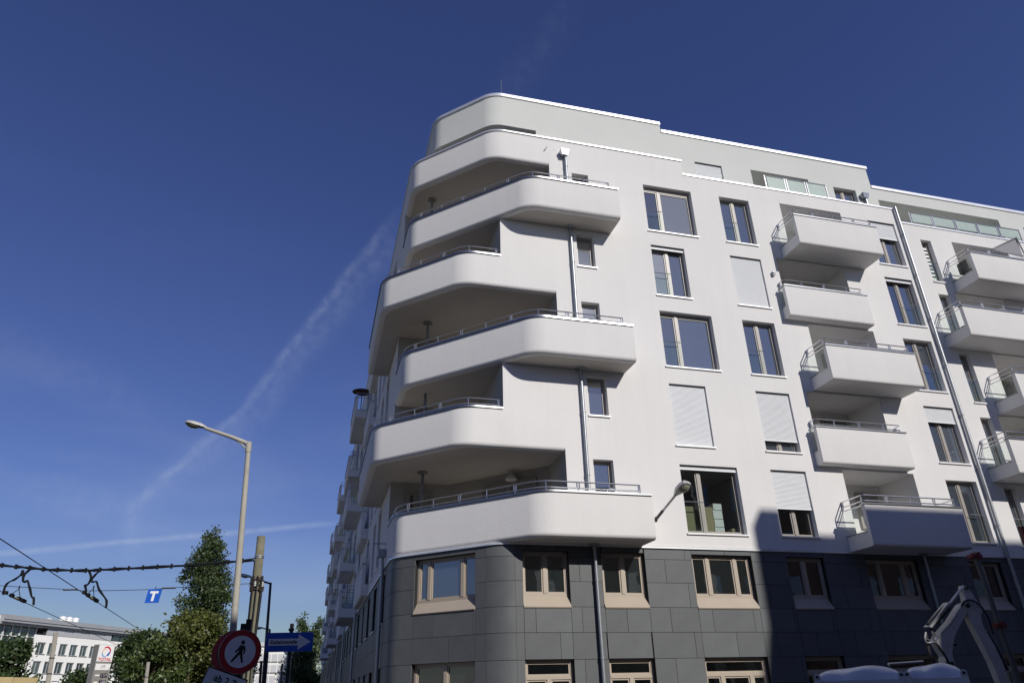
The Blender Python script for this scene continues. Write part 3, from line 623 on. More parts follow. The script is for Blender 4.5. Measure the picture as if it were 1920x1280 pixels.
def clip_panels(F, rects, wn, own):
    for (u0, u1, z0, z1) in rects:
        todo = [(u0, u1, z0, z1)]
        for h in wn:
            nx = []
            for a, b_, c, d in todo:
                ha, hb, hc, hd = h[:4]
                if hb <= a or ha >= b_ or hd <= c or hc >= d: nx.append((a, b_, c, d)); continue
                if ha > a: nx.append((a, ha, c, d))
                if hb < b_: nx.append((hb, b_, c, d))
                if hc > c: nx.append((max(a, ha), min(b_, hb), c, hc))
                if hd < d: nx.append((max(a, ha), min(b_, hb), hd, d))
            todo = nx
        for t in todo: panel(F, *t, own=own)
for r_ in range(len(ROWS) - 1):
    z0, z1 = ROWS[r_], ROWS[r_ + 1]; off = 6.0 if r_ in (5, 7, 1, 3, 9) else 6.68
    xs = [5.43] + [off + 1.357 * i for i in range(26) if off + 1.357 * i < 39.8] + [40]
    for a, b_ in zip(xs, xs[1:]): clip_panels(FR, [(a, b_, z0, z1)], BASEW, a < 22.5)
    off = .9 if r_ % 2 else 1.7
    xs = [.45] + [off + 1.357 * i for i in range(3) if off + 1.357 * i < 3.3] + [3.475]
    for a, b_ in zip(xs, xs[1:]): clip_panels(FC, [(a, b_, z0, z1)], CHW, True)
    off = 4.0 if r_ % 2 else 4.68
    xs = [3.14] + [off + 1.357 * i for i in range(72) if off + 1.357 * i < 99.8] + [100]
    for a, b_ in zip(xs, xs[1:]): clip_panels(FL, [(a, b_, z0, z1)], LBW, a < 9)
    for arc in (ac, ac2):
        b = MB(); o = -.012; loft(b, arc, [(-.03, z0 + GAP / 2), (o, z0 + GAP / 2), (o, z1 - GAP / 2), (-.03, z1 - GAP / 2)], closed=True); b.build('curved_panel', SLATE, BLD, 30)
tag(far.build('cladding', SLATE, BLD), kind='stuff')
for a, b_, c, d, ml, tr in BASEW:
    window(FR, a, b_, c, d, ml, BEIGE, GLASSD if c > 3 else CLEAR, .17, apron=c > 3, sill=False, transom=tr, room=(c < 3 and a < 13), fw_=.07)
for a, b_, c, d, ml, tr in CHW: window(FC, a, b_, c, d, ml, BEIGE, GLASS if c > 3 else GLASSD, .17, apron=c > 3, sill=False, transom=tr, fw_=.07)
for a, b_, c, d, ml, tr in LBW: window(FL, a, b_, c, d, ml, TAUPE if a > 6 else BEIGE, GLASS, .17, sill=c > 3 and a < 30)
# pale metal strip between base and render
m = MB(); st2 = fillet([(40, 0), (4.98, 0), (XL, 2.74), (XL, 100)], .45, 10); loft(m, st2, [(-.04, 5.492), (.04, 5.475), (.04, 5.525), (-.0, 5.547), (-.04, 5.547)], closed=True); m.build('base_strip', ALU, BLD, 30)

# ---- pipes and roof drains
def pipe(x, y, z0, z1, r=.055, mt=GALV, collar=True, name='downpipe'):
    m = MB(); m.tube([(x, y, z0), (x, y, z1)], r, 12)
    z = z0 + .4
    while z < z1: m.lathe((x, y, z), [(r * 1.25, 0), (r * 1.25, .05)], 12); m.box(x - .015, x + .015, y, .0, z + .01, z + .035); z += 2.05
    if collar: m.lathe((x, y, z1 - .05), [(.10, 0), (.17, .02), (.17, .05)], 16)
    return m.build(name, mt, BLD, 40)
pipe(7.78, -.10, zb(5) - 1.2, zb(6) - .02); pipe(7.78, -.10, zb(3) - 1.2, zb(4) - .02); pipe(7.82, -.10, 0, zb(2) - .02, .05); pipe(7.78, -.10, zb(6) + .3, 20.2, collar=False)
pipe(22.93, -.11, 0, 20.3, .06, collar=False); pipe(19.45, -.09, 0, zb(2) - .03, .045); pipe(7.35, 1.1, 20, 21.75, .05, collar=False); pipe(22.8, 1.1, 20, 21.7, .06, collar=False)
for x, y, z in ((7.72, -.02, 20.2), (7.31, 1.2, 21.75), (22.75, 1.2, 21.75)):
    m = MB(); m.hexa([(x - .11, y - .20, z - .12), (x + .13, y - .20, z - .12), (x + .13, y, z - .12), (x - .11, y, z - .12), (x - .16, y - .26, z + .13), (x + .18, y - .26, z + .13), (x + .18, y, z + .13), (x - .16, y, z + .13)]); m.build('rain_hopper', ZINC, BLD)
m = MB(); m.tube([(6.95, -.02, 20.28), (7.06, -.10, 20.42)], .018, 6); m.build('overflow_spout', GALV, BLD)
for x, y, z, h_ in ((5.75, 1.6, 24.0, 1.35), (18.9, 2.4, 23.6, 1.3), (9.2, 2.5, 24.0, .3)):
    m = MB(); m.tube([(x, y, z), (x - .02, y, z + h_)], .016, 6); m.build('lightning_rod', STEEL, BLD)
m = MB(); m.box(10.6, 11.9, 1.6, 2.6, 24.0, 24.28); m.build('roof_hatch', ALU, BLD)
m = MB(); m.box(2.95, 3.2, 3.9, 4.2, 21.15, 21.5); m.tube([(3.05, 4.05, 20), (3.05, 4.05, 21.2)], .05, 8); m.build('rain_hopper', GALV, BLD)
m = MB()
for dz in (0, .09): m.lathe((16.02, -.06, 15.88 + dz), [(.04, 0), (.075, .02), (.075, .06), (.03, .08)], 10)
m.build('outside_lamp', GALV, BLD, 40)
# things on the balconies
CANV = mat('dark_canvas', (.035, .033, .032), .9)
m = MB(); m.box(17.35, 17.95, .15, .2, 15.05, 15.62); m.box(18.1, 18.7, .15, .2, 15.05, 15.6); m.build('chair_back', CANV, BLD)
m = MB()
for x in (8.35, 8.75): m.tube(smoothpath([(x - .12, -.45, 6.0), (x - .13, -.45, 6.95), (x - .08, -.45, 7.08), (x + .08, -.45, 7.08), (x + .13, -.45, 6.95), (x + .12, -.45, 6.0)], 4), .018, 6)
m.tube([(8.23, -.45, 6.75), (8.88, -.45, 6.75)], .018, 6); m.box(8.22, 8.88, -.75, -.4, 6.2, 6.24); m.build('garden_bench', SILL, BLD, 40)
m = MB(); m.quad((26.3, -1.05, 18.0), (28.1, -.9, 17.9), (28.05, -.95, 18.85), (28.0, -1.0, 18.9)); m.tube([(26.3, -1.05, 18.0), (28.0, -1.0, 18.9)], .03, 6); m.tube([(28.0, -1.0, 18.9), (28.3, -.9, 17.6)], .03, 6); m.build('awning', mat('grey_canvas', (.22, .22, .24), .8), BLD)
m = MB(); m.tube([(25.1, -.5, 16.6), (25.1, -.5, 17.35)], .03, 6); m.box(25.05, 25.55, -.75, -.3, 17.0, 17.06); m.box(25.0, 25.06, -.75, -.3, 17.0, 17.5); m.tube([(25.5, -.5, 16.6), (25.5, -.5, 17.0)], .03, 6); m.build('garden_chair', CANV, BLD)

# ================================================================== FACADE LAMP (arm bracketed to the wall beside the lowest corner balcony)
LM = mat('lamp_cast', (.50, .50, .48), .45, .3); LENS = mat('lamp_lens', (.20, .20, .15), .15, 0, .6)
def lamp_head(parent, c, d, upv, ln=.55, wd=.26, ht=.14, sm=50):
    """cobra head: tapered shell with a lens below"""
    d = Vector(d).normalized(); s_ = d.cross(Vector(upv)).normalized(); u_ = s_.cross(d); c = Vector(c); m = MB(); rings = []
    prof = [(0, .16, .3), (.12, .34, .6), (.35, .8, .95), (.7, 1, 1), (.92, .85, .85), (1, .55, .45)]
    for t, wv, hv in prof:
        o = c + d * (ln * t); rings.append([o + s_ * (wd / 2 * wv * a) + u_ * (ht * hv * b_) for a, b_ in ((-1, 0), (-.85, .5), (-.4, .72), (.4, .72), (.85, .5), (1, 0), (.8, -.12), (-.8, -.12))])
    vs = [p for r_ in rings for p in r_]; n = 8; fs = [(i * n + k, i * n + (k + 1) % n, (i + 1) * n + (k + 1) % n, (i + 1) * n + k) for i in range(len(rings) - 1) for k in range(n)] + [tuple(range(n)), tuple(range((len(rings) - 1) * n, len(rings) * n))]
    m.add(vs, fs); hd = m.build('lamp_head', LM, parent, sm)
    m = MB(); rings = []
    for t, wv, hv in ((.36, .4, .05), (.45, .75, .35), (.68, .8, .5), (.86, .6, .35), (.93, .3, .05)):
        o = c + d * (ln * t) - u_ * (ht * .12); rings.append([o + s_ * (wd / 2 * wv * a) - u_ * (ht * hv * b_) for a, b_ in ((-1, 0), (-.7, .8), (0, 1), (.7, .8), (1, 0))])
    vs = [p for r_ in rings for p in r_]; n = 5; m.add(vs, [(i * n + k, i * n + k + 1, (i + 1) * n + k + 1, (i + 1) * n + k) for i in range(len(rings) - 1) for k in range(n - 1)]); m.build('lens', LENS, hd, 60)
t = thing('wall_lamp', 'grey street lamp on a slanting arm bracketed to the white wall above the slate base', 'street lamp', (9.94, 0, 6.35))
m = MB(); m.tube([(9.94, 0, 6.35), (9.985, -.45, 6.52)], .045, 8); m.box(9.91, 9.97, -.03, 0, 6.28, 6.42); m.build('bracket', DARK, t, 40)
m = MB(); m.tube([(9.98, -.40, 6.50), (10.05, -1.2, 6.79)], .036, 10); m.build('arm', GALV, t, 40)
lamp_head(t, (10.045, -1.15, 6.77), (.30, -.62, .34), (-.1, .3, 1), .62, .40, .22, 25)

# ================================================================== STREET FURNITURE LEFT
t = thing('street_lamp', 'tall slim grey street lamp leaning slightly, its arm reaching left against the sky', 'street lamp', (-1.11, -6.06, .0))
CONC = mat('painted_pole', (.36, .345, .30), .7, 0, .3, .1, 30, .18, 3)
m = MB(); m.tube([(-1.11, -6.06, 0), (-1.20, -6.06, 1.5), (-1.46, -6.08, 5.92)], .085, 14, True, .045); m.build('pole', CONC, t, 40)
m = MB(); m.tube([(-1.46, -6.08, 5.88), (-1.472, -6.08, 6.08)], .055, 12); m.tube([(-1.45, -6.08, 6.04), (-1.8, -6.13, 6.15), (-2.28, -6.19, 6.275)], .042, 10, True, .03); m.tube([(-1.46, -6.08, 5.9), (-1.62, -6.1, 6.05), (-1.8, -6.13, 6.14)], .015, 6); m.build('arm', CONC, t, 40)
lamp_head(t, (-2.24, -6.185, 6.27), (-.36, -.05, .055), (0, 0, 1), .40, .20, .10)

CPOLE = mat('weathered_concrete', (.20, .19, .135), .95, 0, .2, .5, 14, .30, 2.5)
t = thing('catenary_pole', 'weathered concrete tram pole with insulators and strapped cables, left of the building', 'pole', (-1.68, 5.94, 0))
m = MB(); m.tube([(-1.68, 5.94, 0), (-1.75, 5.94, 2.15), (-1.89, 5.93, 6.65)], .19, 18, True, .135); m.build('pole', CPOLE, t, 40)
m = MB()
for z in (5.93, 5.98): m.lathe((-1.865, 5.93, z), [(.155, 0), (.155, .03)], 18)
m.tube([(-1.9, 5.93, 5.95), (-2.1, 5.98, 5.93)], .03, 6); m.build('clamp', GALV, t, 40)
INS = mat('brown_insulator', (.06, .035, .025), .35); CER = mat('pale_ceramic', (.55, .54, .50), .35)
for i in range(14):
    a = 2 * math.pi * i / 14; z = 4.95 + (i % 3) * .13; m = MB(); x = -1.83 + math.cos(a) * .2; y = 5.93 + math.sin(a) * .2
    m.lathe((x, y, z), [(.02, -.08), (.045, -.06), (.025, -.03), (.05, 0), (.025, .03), (.045, .06), (.02, .09)], 10); m.build('insulator', CER if i % 3 == 1 else INS, t, 50)
m = MB()
for z in (4.9, 5.05, 5.2): m.lathe((-1.83, 5.93, z), [(.19, 0), (.19, .04)], 18)
m.build('strap', DARK, t, 40)
m = MB()
for a, rr in ((-2.2, .02), (-1.5, .03), (-.7, .035), (-.3, .025), (2.6, .03)):
    x = lambda f: -1.83 + .09 * (1 - f) + math.cos(a) * (.17 + .02 * math.sin(9 * f)); m.tube([(x(f), 5.93 + math.sin(a) * .2, 5.35 - 5.2 * (1 - f)) for f in [i / 8 for i in range(9)]], rr * .8, 6)
m.tube([(-2.07, 5.98, 5.9), (-1.99, 5.86, 5.78), (-1.98, 5.82, 5.4), (-1.98, 5.8, 5.1)], .025, 6)
m.build('riser_cable', BLACK, t, 40)

t = thing('street_lamp', 'dark slender street lamp behind the concrete tram pole, its arm pointing left', 'street lamp', (-1.72, 17.9, 0))
m = MB(); m.tube([(-1.72, 17.9, 0), (-2.05, 17.9, 6.80)], .085, 10, True, .06); m.build('pole', DARK, t, 40)
m = MB(); m.tube([(-2.05, 17.9, 6.75), (-3.0, 17.85, 7.02)], .045, 8); m.build('arm', DARK, t, 40)
lamp_head(t, (-2.9, 17.85, 7.0), (-.55, -.02, .1), (0, 0, 1), .6, .28, .14)
t = thing('street_lamp', 'small far street lamp with a blue head beside the one way sign', 'street lamp', (-2.4, 34, 0))
m = MB(); m.tube([(-2.4, 34, 0), (-2.6, 34, 6.0)], .07, 8); m.tube([(-2.6, 34, 6.0), (-3.0, 34, 6.05)], .04, 8); m.build('pole', DARK, t, 40)
lamp_head(t, (-2.95, 34, 6.05), (-.5, 0, .02), (0, 0, 1), .6, .25, .14)

# overhead lines
WIREM = mat('black_cable', (.010, .011, .014), .75, 0, .15)
BUN = [(-2.05, 5.98, 5.90), (-2.99, 6.21, 5.83), (-4.01, 6.47, 5.77), (-5.88, 6.95, 5.71), (-6.9, 7.2, 5.68), (-7.46, 7.35, 5.67), (-8.44, 7.59, 5.71), (-8.88, 7.7, 5.75), (-9.49, 7.86, 5.82), (-10.2, 8.04, 5.9), (-14, 9.0, 6.4)]
t = thing('feeder_cable', 'thick black clipped cable bundle strung from the tram pole to the left edge', 'cable', BUN[0])
m = MB(); sp = smoothpath(BUN, 6)
for dy, dz, rr in ((0, 0, .028), (.03, -.035, .022), (-.03, -.03, .022)): m.tube([p + Vector((0, dy, dz + .012 * math.sin(i * 1.3 + dy * 90))) for i, p in enumerate(sp)], rr, 7)
m.build('cable', WIREM, t, 50)
Lb = arclen(sp)[-1]; d = .35
while d < Lb:
    p = sample(sp, d); m = MB(); m.box(p.x - .025, p.x + .025, p.y - .06, p.y + .06, p.z - .085, p.z + .06); m.build('clip', WIREM, t); d += .47
FEED = [[(-9.44, 7.85, 5.69), (-9.44, 7.84, 5.58), (-9.5, 7.86, 5.5), (-9.66, 7.9, 5.39), (-9.81, 7.94, 5.29), (-9.85, 7.95, 5.16), (-9.85, 7.95, 4.95)],
        [(-9.43, 7.84, 5.71), (-9.37, 7.83, 5.52), (-9.33, 7.82, 5.36), (-9.26, 7.8, 5.33), (-9.18, 7.78, 5.36), (-9.05, 7.75, 5.11), (-8.92, 7.71, 4.87), (-8.84, 7.69, 4.8), (-8.79, 7.68, 4.6)],
        [(-9.1, 7.76, 5.75), (-9.26, 7.8, 5.68), (-9.34, 7.82, 5.54), (-9.35, 7.82, 5.42)],
        [(-7.3, 7.3, 5.63), (-7.19, 7.28, 5.43), (-7.22, 7.28, 5.22), (-7.32, 7.31, 5.18), (-7.26, 7.29, 5.05), (-7.22, 7.28, 4.87)],
        [(-6.96, 7.22, 5.62), (-7.09, 7.25, 5.49), (-7.15, 7.27, 5.35), (-7.1, 7.25, 5.28), (-6.97, 7.22, 5.28), (-6.83, 7.18, 5.02), (-6.58, 7.12, 4.77), (-6.51, 7.11, 4.61), (-6.5, 7.1, 4.46)]]
for i, fpts in enumerate(FEED):
    m = MB(); sp2 = smoothpath(fpts, 5); m.tube(sp2, .024, 7); m.tube([p + Vector((.03, .02, .02 * math.sin(j * .8))) for j, p in enumerate(sp2)], .017, 6); m.build('feeder_drop', WIREM, t, 50)
SPAN = [(-1.9, 5.94, 5.13), (-4.39, 6.57, 5.05), (-5.1, 6.75, 5.01), (-6.07, 6.99, 5.0), (-7.25, 7.29, 5.01), (-7.94, 7.47, 5.07), (-9.31, 7.81, 5.17), (-10.01, 7.99, 5.23), (-14, 9, 5.6)]
t = thing('span_wire', 'thin span wire with small insulators below the feeder cable', 'wire', SPAN[0])
m = MB(); m.tube(smoothpath(SPAN, 4), .010, 6); m.build('wire', WIREM, t)
for x, y, z in ((-4.62, 6.62, 5.035), (-7.75, 7.42, 5.05)):
    m = MB(); dv = Vector((.97, -.245, 0)); p = Vector((x, y, z)); m.tube([p - dv * .22, p - dv * .1, p + dv * .1, p + dv * .22], .024, 8); m.build('insulator', INS, t, 50)
def trolley(name, label, A, B, C, loc):
    t = thing(name, label, 'wire', loc); m = MB(); m.tube([A, B, C], .011, 6); m.build('wire', WIREM, t)
    B = Vector(B); d = (Vector(C) - B).normalized()
    m = MB(); m.tube([B - d * .75, B - d * .1], .035, 8); m.build('section_insulator', mat('yellowed_insulator', (.40, .36, .16), .6), t, 50)
    m = MB()
    for s_ in (-1.5, -.9, -.75, -.05, .15, .45, .6, .8): p = B + d * s_; m.box(p.x - .04, p.x + .04, p.y - .06, p.y + .06, p.z - .02, p.z + .08)
    a = B - d * 1.1; e = B + d * .3; ap = B + Vector((.0, -.2, .30)); m.tube([a, ap, e], .012, 5); m.tube([ap, ap + Vector((0, 0, .1))], .02, 6); m.build('hanger', WIREM, t)
trolley('trolley_wire', 'right hand trolley wire running down past the white office', (-6.45, -6.0, 4.9), (-6.96, 7.22, 4.74), (-10.5, 60, 5.0), (-6.96, 7.22, 4.74))
trolley('trolley_wire', 'left hand trolley wire at the lower left edge', (-8.9, -2, 4.9), (-9.3, 7.81, 4.78), (-13.0, 55, 5.0), (-9.3, 7.81, 4.78))
# blue T sign hanging from the span wire
BLUE = mat('sign_blue', (.012, .10, .50), .4); SWH = mat('sign_white', (.78, .78, .78), .45); SBK = mat('sign_black', (.012, .012, .012), .5); SRD = mat('sign_red', (.42, .015, .02), .45); GREYB = mat('sign_back', (.30, .31, .32), .5, .5)
t = thing('tram_sign', 'blue square sign with a white T hanging from the span wire', 'sign', (-5.06, 6.74, 5.0))
u = Vector((.985, -.17, 0)); v = Vector((.10, 0, .985)).normalized(); n = u.cross(v).normalized(); n = n if n.y < 0 else -n; c = Vector((-5.06, 6.72, 4.80))
m = MB(); m.prism([c + u * a * .215 + v * b_ * .215 for a, b_ in ((-1, -1), (1, -1), (1, 1), (-1, 1))], (0, 0, 0), -n * .02); m.build('plate', BLUE, t)
m = MB()
for x0, x1, y0, y1 in ((-.13, .13, .08, .15), (-.04, .04, -.16, .08)): m.prism([c + u * x0 + v * y0 + n * .004, c + u * x1 + v * y0 + n * .004, c + u * x1 + v * y1 + n * .004, c + u * x0 + v * y1 + n * .004], (0, 0, 0), -n * .003)
m.build('letter', SWH, t)
m = MB(); m.tube([c + v * .22, c + v * .30], .012, 6); m.build('hanger', DARK, t)

# round no-pedestrians sign, a second one back to back, and a supplementary plate
def disc(m, c, n, r, th, seg=40, r0=0):
    n = Vector(n).normalized(); a = n.cross(Vector((0, 0, 1))).normalized(); b_ = a.cross(n); c = Vector(c)
    ring = lambda rr, o: [c + (a * math.cos(2 * math.pi * k / seg) + b_ * math.sin(2 * math.pi * k / seg)) * rr + n * o for k in range(seg)]
    if r0 == 0: m.add(ring(r, 0) + ring(r, th), [tuple(range(seg))[::-1], tuple(range(seg, 2 * seg))] + [(k, (k + 1) % seg, seg + (k + 1) % seg, seg + k) for k in range(seg)])
    else: m.add(ring(r, 0) + ring(r0, 0), [(k, (k + 1) % seg, seg + (k + 1) % seg, seg + k) for k in range(seg)])
    return a, b_
t = thing('traffic_sign', 'round red ringed no pedestrians sign turned to the camera, on a thin post', 'sign', (-.95, -7.9, 0))
c = Vector((-.955, -8.04, 2.27)); n = Vector((.28, -1, 0)).normalized()
m = MB(); m.tube([(-.90, -7.93, 0), (-.945, -7.93, 2.66)], .03, 10); m.build('post', DARK, t, 40)
m = MB(); a_, b_ = disc(m, c, n, .30, .02); m.build('plate', GREYB, t, 40)
a_ = a_ if a_.x > 0 else -a_
tilt = R(-10); ua = a_ * math.cos(tilt) + b_ * math.sin(tilt); va = -a_ * math.sin(tilt) + b_ * math.cos(tilt)
m = MB(); disc(m, c + n * .023, n, .293, 0, 40, .215); m.build('red_ring', SRD, t)
m = MB(); disc(m, c + n * .0225, n, .216, .0006); m.build('white_field', SWH, t)
m = MB(); C2 = c + n * .0245
def stick(m, p, q_, w0, w1):
    p = Vector(p); q_ = Vector(q_); d = (q_ - p).normalized(); s_ = Vector((-d.y, d.x)); pts = [p + s_ * w0, q_ + s_ * w1, q_ - s_ * w1, p - s_ * w0]
    m.quad(*[C2 + a_ * x.x + b_ * x.y for x in pts])
m.quad(*[C2 + a_ * (.022 + .028 * math.cos(k * math.pi / 8)) + b_ * (.125 + .03 * math.sin(k * math.pi / 8)) for k in range(16)])
C2 = C2 + n * .0004; stick(m, (.018, .085), (.0, -.02), .034, .026)
C2 = C2 + n * .0004; stick(m, (-.004, .07), (-.07, -.01), .014, .011); stick(m, (.045, .075), (.062, .02), .014, .012); C2 = C2 + n * .0004; stick(m, (.062, .03), (.05, -.03), .012, .010); stick(m, (-.008, -.01), (-.11, -.135), .02, .014); C2 = C2 + n * .0004; stick(m, (.01, -.015), (.045, -.145), .02, .013)
m.build('walking_figure', SBK, t)
m = MB(); m.box(-1.0, -.86, -7.99, -7.88, 2.55, 2.66); m.box(-.93, -.85, -8.0, -7.88, 2.60, 2.72); m.box(-1.0, -.86, -7.99, -7.88, 1.98, 2.03); m.build('clamp', DARK, t)
t = thing('traffic_sign', 'dark red rimmed round sign turned away behind the no pedestrians sign', 'sign', (-1.0, -7.85, 1.9))
c = Vector((-1.08, -7.85, 2.27)); n = Vector((-.30, -1, .05)).normalized(); m = MB(); disc(m, c, n, .30, .02); m.build('plate', GREYB, t, 40); m = MB(); disc(m, c + n * .023, n, .298, 0, 40, .215); m.build('red_ring', SRD, t); m = MB(); disc(m, c + n * .0225, n, .216, .0006); m.build('face', SBK, t)
m = MB(); m.tube([(-1.08, -7.83, 2.0), (-.95, -7.9, 2.0)], .02, 6); m.build('clamp', DARK, t)
t = thing('sign_plate', 'tilted white supplementary plate with black border reading ab 2 7 below the round signs', 'sign', (-1.1, -8.05, 1.8))
c = Vector((-1.13, -8.1, 1.80)); n = Vector((-.12, -1, 0)).normalized(); a0 = Vector((0, 0, 1)).cross(-n).normalized(); a0 = a0 if a0.x > 0 else -a0; th = R(-19); ua = a0 * math.cos(th) + Vector((0, 0, 1)) * math.sin(th); va = -a0 * math.sin(th) + Vector((0, 0, 1)) * math.cos(th)
m = MB(); m.prism([c + ua * x + va * y for x, y in ((-.30, -.2), (.30, -.2), (.30, .2), (-.30, .2))], (0, 0, 0), -n * .015); m.build('plate', SBK, t)
m = MB(); m.quad(*[c + n * .003 + ua * x + va * y for x, y in ((-.285, -.185), (.285, -.185), (.285, .185), (-.285, .185))]); m.build('white_field', SWH, t)
m = MB(); text_mesh(m, 'ab 2 7', .13, c + n * .006 + va * .09 + ua * .0, ua, va, n, .0005, .002); m.build('lettering', SBK, t)
m = MB(); m.tube([c - n * .02, (-.93, -7.93, 1.85)], .015, 6); m.build('clamp', DARK, t)

# one way street sign
t = thing('traffic_sign', 'blue one way sign with a white arrow reading Einbahnstraße', 'sign', (-.30, -5.92, 0))
m = MB(); m.tube([(-.26, -5.93, 0), (-.31, -5.93, 2.84)], .035, 10); m.lathe((-.312, -5.93, 2.72), [(.05, 0), (.05, .04)], 12); m.build('post', DARK, t, 40)
c = Vector((-.315, -6.0, 2.535)); u = Vector((1, .06, .02)).normalized(); v = Vector((.05, 0, 1)); v = (v - u * v.dot(u)).normalized(); n = u.cross(v); n = n if n.y < 0 else -n
m = MB(); W2, H2, rr = .395, .155, .03; poly = []
for cx, cy, a0 in ((1, 1, 0), (-1, 1, 90), (-1, -1, 180), (1, -1, 270)):
    for k in range(5): a = R(a0 + 22.5 * k); poly.append((cx * (W2 - rr) + rr * math.cos(a), cy * (H2 - rr) + rr * math.sin(a)))
m.prism([c + u * x + v * y for x, y in poly], (0, 0, 0), -n * .02); m.build('plate', BLUE, t)
m = MB(); m.quad(*[c + n * .004 + u * x + v * y for x, y in ((-.355, -.055), (.14, -.055), (.14, -.125), (.355, 0), (.14, .125), (.14, .055), (-.355, .055))]); m.build('arrow', SWH, t)
m = MB(); text_mesh(m, 'Einbahnstraße', .086, c + n * .007 - u * .10, u, v, n, .0005, .0015, squeeze=.92); m.build('lettering', SBK, t)

# ================================================================== TREES
def leafmat(name, col, var=.5):
    m = bpy.data.materials.new(name); m.use_nodes = True; t = m.node_tree; t.nodes.clear(); out = t.nodes.new('ShaderNodeOutputMaterial')
    ge = t.nodes.new('ShaderNodeNewGeometry'); mr = t.nodes.new('ShaderNodeMapRange'); t.links.new(ge.outputs['Random Per Island'], mr.inputs['Value']); mr.inputs['To Min'].default_value = 1 - var; mr.inputs['To Max'].default_value = 1 + var
    vm = t.nodes.new('ShaderNodeVectorMath'); vm.operation = 'SCALE'; vm.inputs[0].default_value = col; t.links.new(mr.outputs[0], vm.inputs['Scale'])
    p = t.nodes.new('ShaderNodeBsdfPrincipled'); p.inputs['Roughness'].default_value = .45; t.links.new(vm.outputs[0], p.inputs['Base Color'])
    tr = t.nodes.new('ShaderNodeBsdfTranslucent'); vm2 = t.nodes.new('ShaderNodeVectorMath'); vm2.operation = 'MULTIPLY'; vm2.inputs[1].default_value = (1.3, 1.5, .5); t.links.new(vm.outputs[0], vm2.inputs[0]); t.links.new(vm2.outputs[0], tr.inputs['Color'])
    mx = t.nodes.new('ShaderNodeMixShader'); mx.inputs[0].default_value = .3; t.links.new(p.outputs[0], mx.inputs[1]); t.links.new(tr.outputs[0], mx.inputs[2]); t.links.new(mx.outputs[0], out.inputs[0]); return m
BARK = mat('bark', (.09, .07, .05), .95, 0, .2, .6, 10, .3, 3)
def leaves(pts, size):
    n = len(pts); a = rng.normal(size=(n, 3)); a /= np.linalg.norm(a, axis=1)[:, None]; b = rng.normal(size=(n, 3)); b -= a * (a * b).sum(1)[:, None]; b /= np.linalg.norm(b, axis=1)[:, None]
    s = size * rng.uniform(.6, 1.3, n)[:, None]
    V = np.stack([pts - a * s, pts + b * s * .55, pts + a * s, pts - b * s * .55], 1).reshape(-1, 3); F_ = np.arange(4 * n).reshape(-1, 4)
    return V, F_
def leaf_obj(name, V, F_, m, parent, off):
    me = bpy.data.meshes.new(name); me.from_pydata((V - np.array(off)).tolist(), [], F_.tolist()); me.materials.append(m)
    o = bpy.data.objects.new(name, me); COL.objects.link(o); o.parent = parent; WL[o.name] = off; return o
def tree(name, label, base, clumps, nleaf, lsize, lm, group=None, cat='tree', trunk_r=.25, trunk_top=.7):
    """clumps: list of (cx,cy,cz,rx,ry,rz) relative to base; leaves gather on twigs in each clump's outer shell"""
    t = thing(name, label, cat, base, group); B = np.array(base); ps = []
    vol = np.array([(c[3] * c[4] * c[5]) ** .67 for c in clumps]); vol /= vol.sum()
    for c, f in zip(clumps, vol):
        k = max(6, int(nleaf * f / 14)); d = rng.normal(size=(k, 3)); d /= np.linalg.norm(d, axis=1)[:, None]; rad = rng.uniform(.45, 1.06, k) ** .6
        cen = np.array(c[:3]) + d * rad[:, None] * np.array(c[3:6]); tw = np.repeat(cen, 14, 0) + rng.normal(size=(k * 14, 3)) * lsize * 1.5; ps.append(tw)
    V, F_ = leaves(np.concatenate(ps) + B, lsize); leaf_obj('crown', V, F_, lm, t, tuple(base))
    top = max(c[2] + c[5] for c in clumps); m = MB(); b0 = Vector(base); tp = b0 + Vector((0, 0, top * trunk_top)); m.tube([b0, b0.lerp(tp, .5) + Vector((.1, .05, 0)), tp], trunk_r, 8, True, trunk_r * .25)
    for c in clumps[:10]:
        e = b0 + Vector(c[:3]); s0 = b0 + Vector((0, 0, max(.6, min(c[2] - .6, top * .5)))); m.tube([s0, s0.lerp(e, .6) + Vector((0, 0, -.15)), e], trunk_r * .35, 6, True, trunk_r * .1)
    m.build('trunk', BARK, t, 40); return t
POPL = leafmat('poplar_leaf', (.065, .095, .035), .5); BUSHL = leafmat('maple_leaf', (.075, .105, .030), .55); DKL = leafmat('dark_leaf', (.05, .08, .028), .5); YEL = leafmat('yellow_green_leaf', (.115, .13, .035), .5)
def poplar_clumps(h, w_, seed, n=46, z0=2.0):
    r_ = random.Random(seed); out = []
    for i in range(n):
        f = i / (n - 1); z = z0 + (h - z0) * f; wd = w_ * (.45 + .55 * math.sin(min(1, f * 1.7 + .12) * math.pi / 2)) * (1 - (max(0, f - .62) / .38) ** 1.8 * .68); a = r_.uniform(0, 6.28); rr = wd * r_.uniform(.15, .75)
        out.append((math.cos(a) * rr, math.sin(a) * rr, z, wd * r_.uniform(.28, .5), wd * r_.uniform(.28, .5), r_.uniform(.9, 1.7)))
    return out
def round_clumps(h, w_, seed, n=26, z0=1.5):
    r_ = random.Random(seed); out = []
    for i in range(n):
        a = r_.uniform(0, 6.28); f = r_.uniform(0, 1) ** .8; z = z0 + (h - z0) * f; rr = w_ * math.sqrt(max(.04, 1 - (2 * f - .9) ** 2 * .9)) * r_.uniform(.3, .8)
        out.append((math.cos(a) * rr, math.sin(a) * rr, min(z, h - .8), r_.uniform(.2, .34) * w_, r_.uniform(.2, .34) * w_, r_.uniform(.16, .28) * w_))
    return out
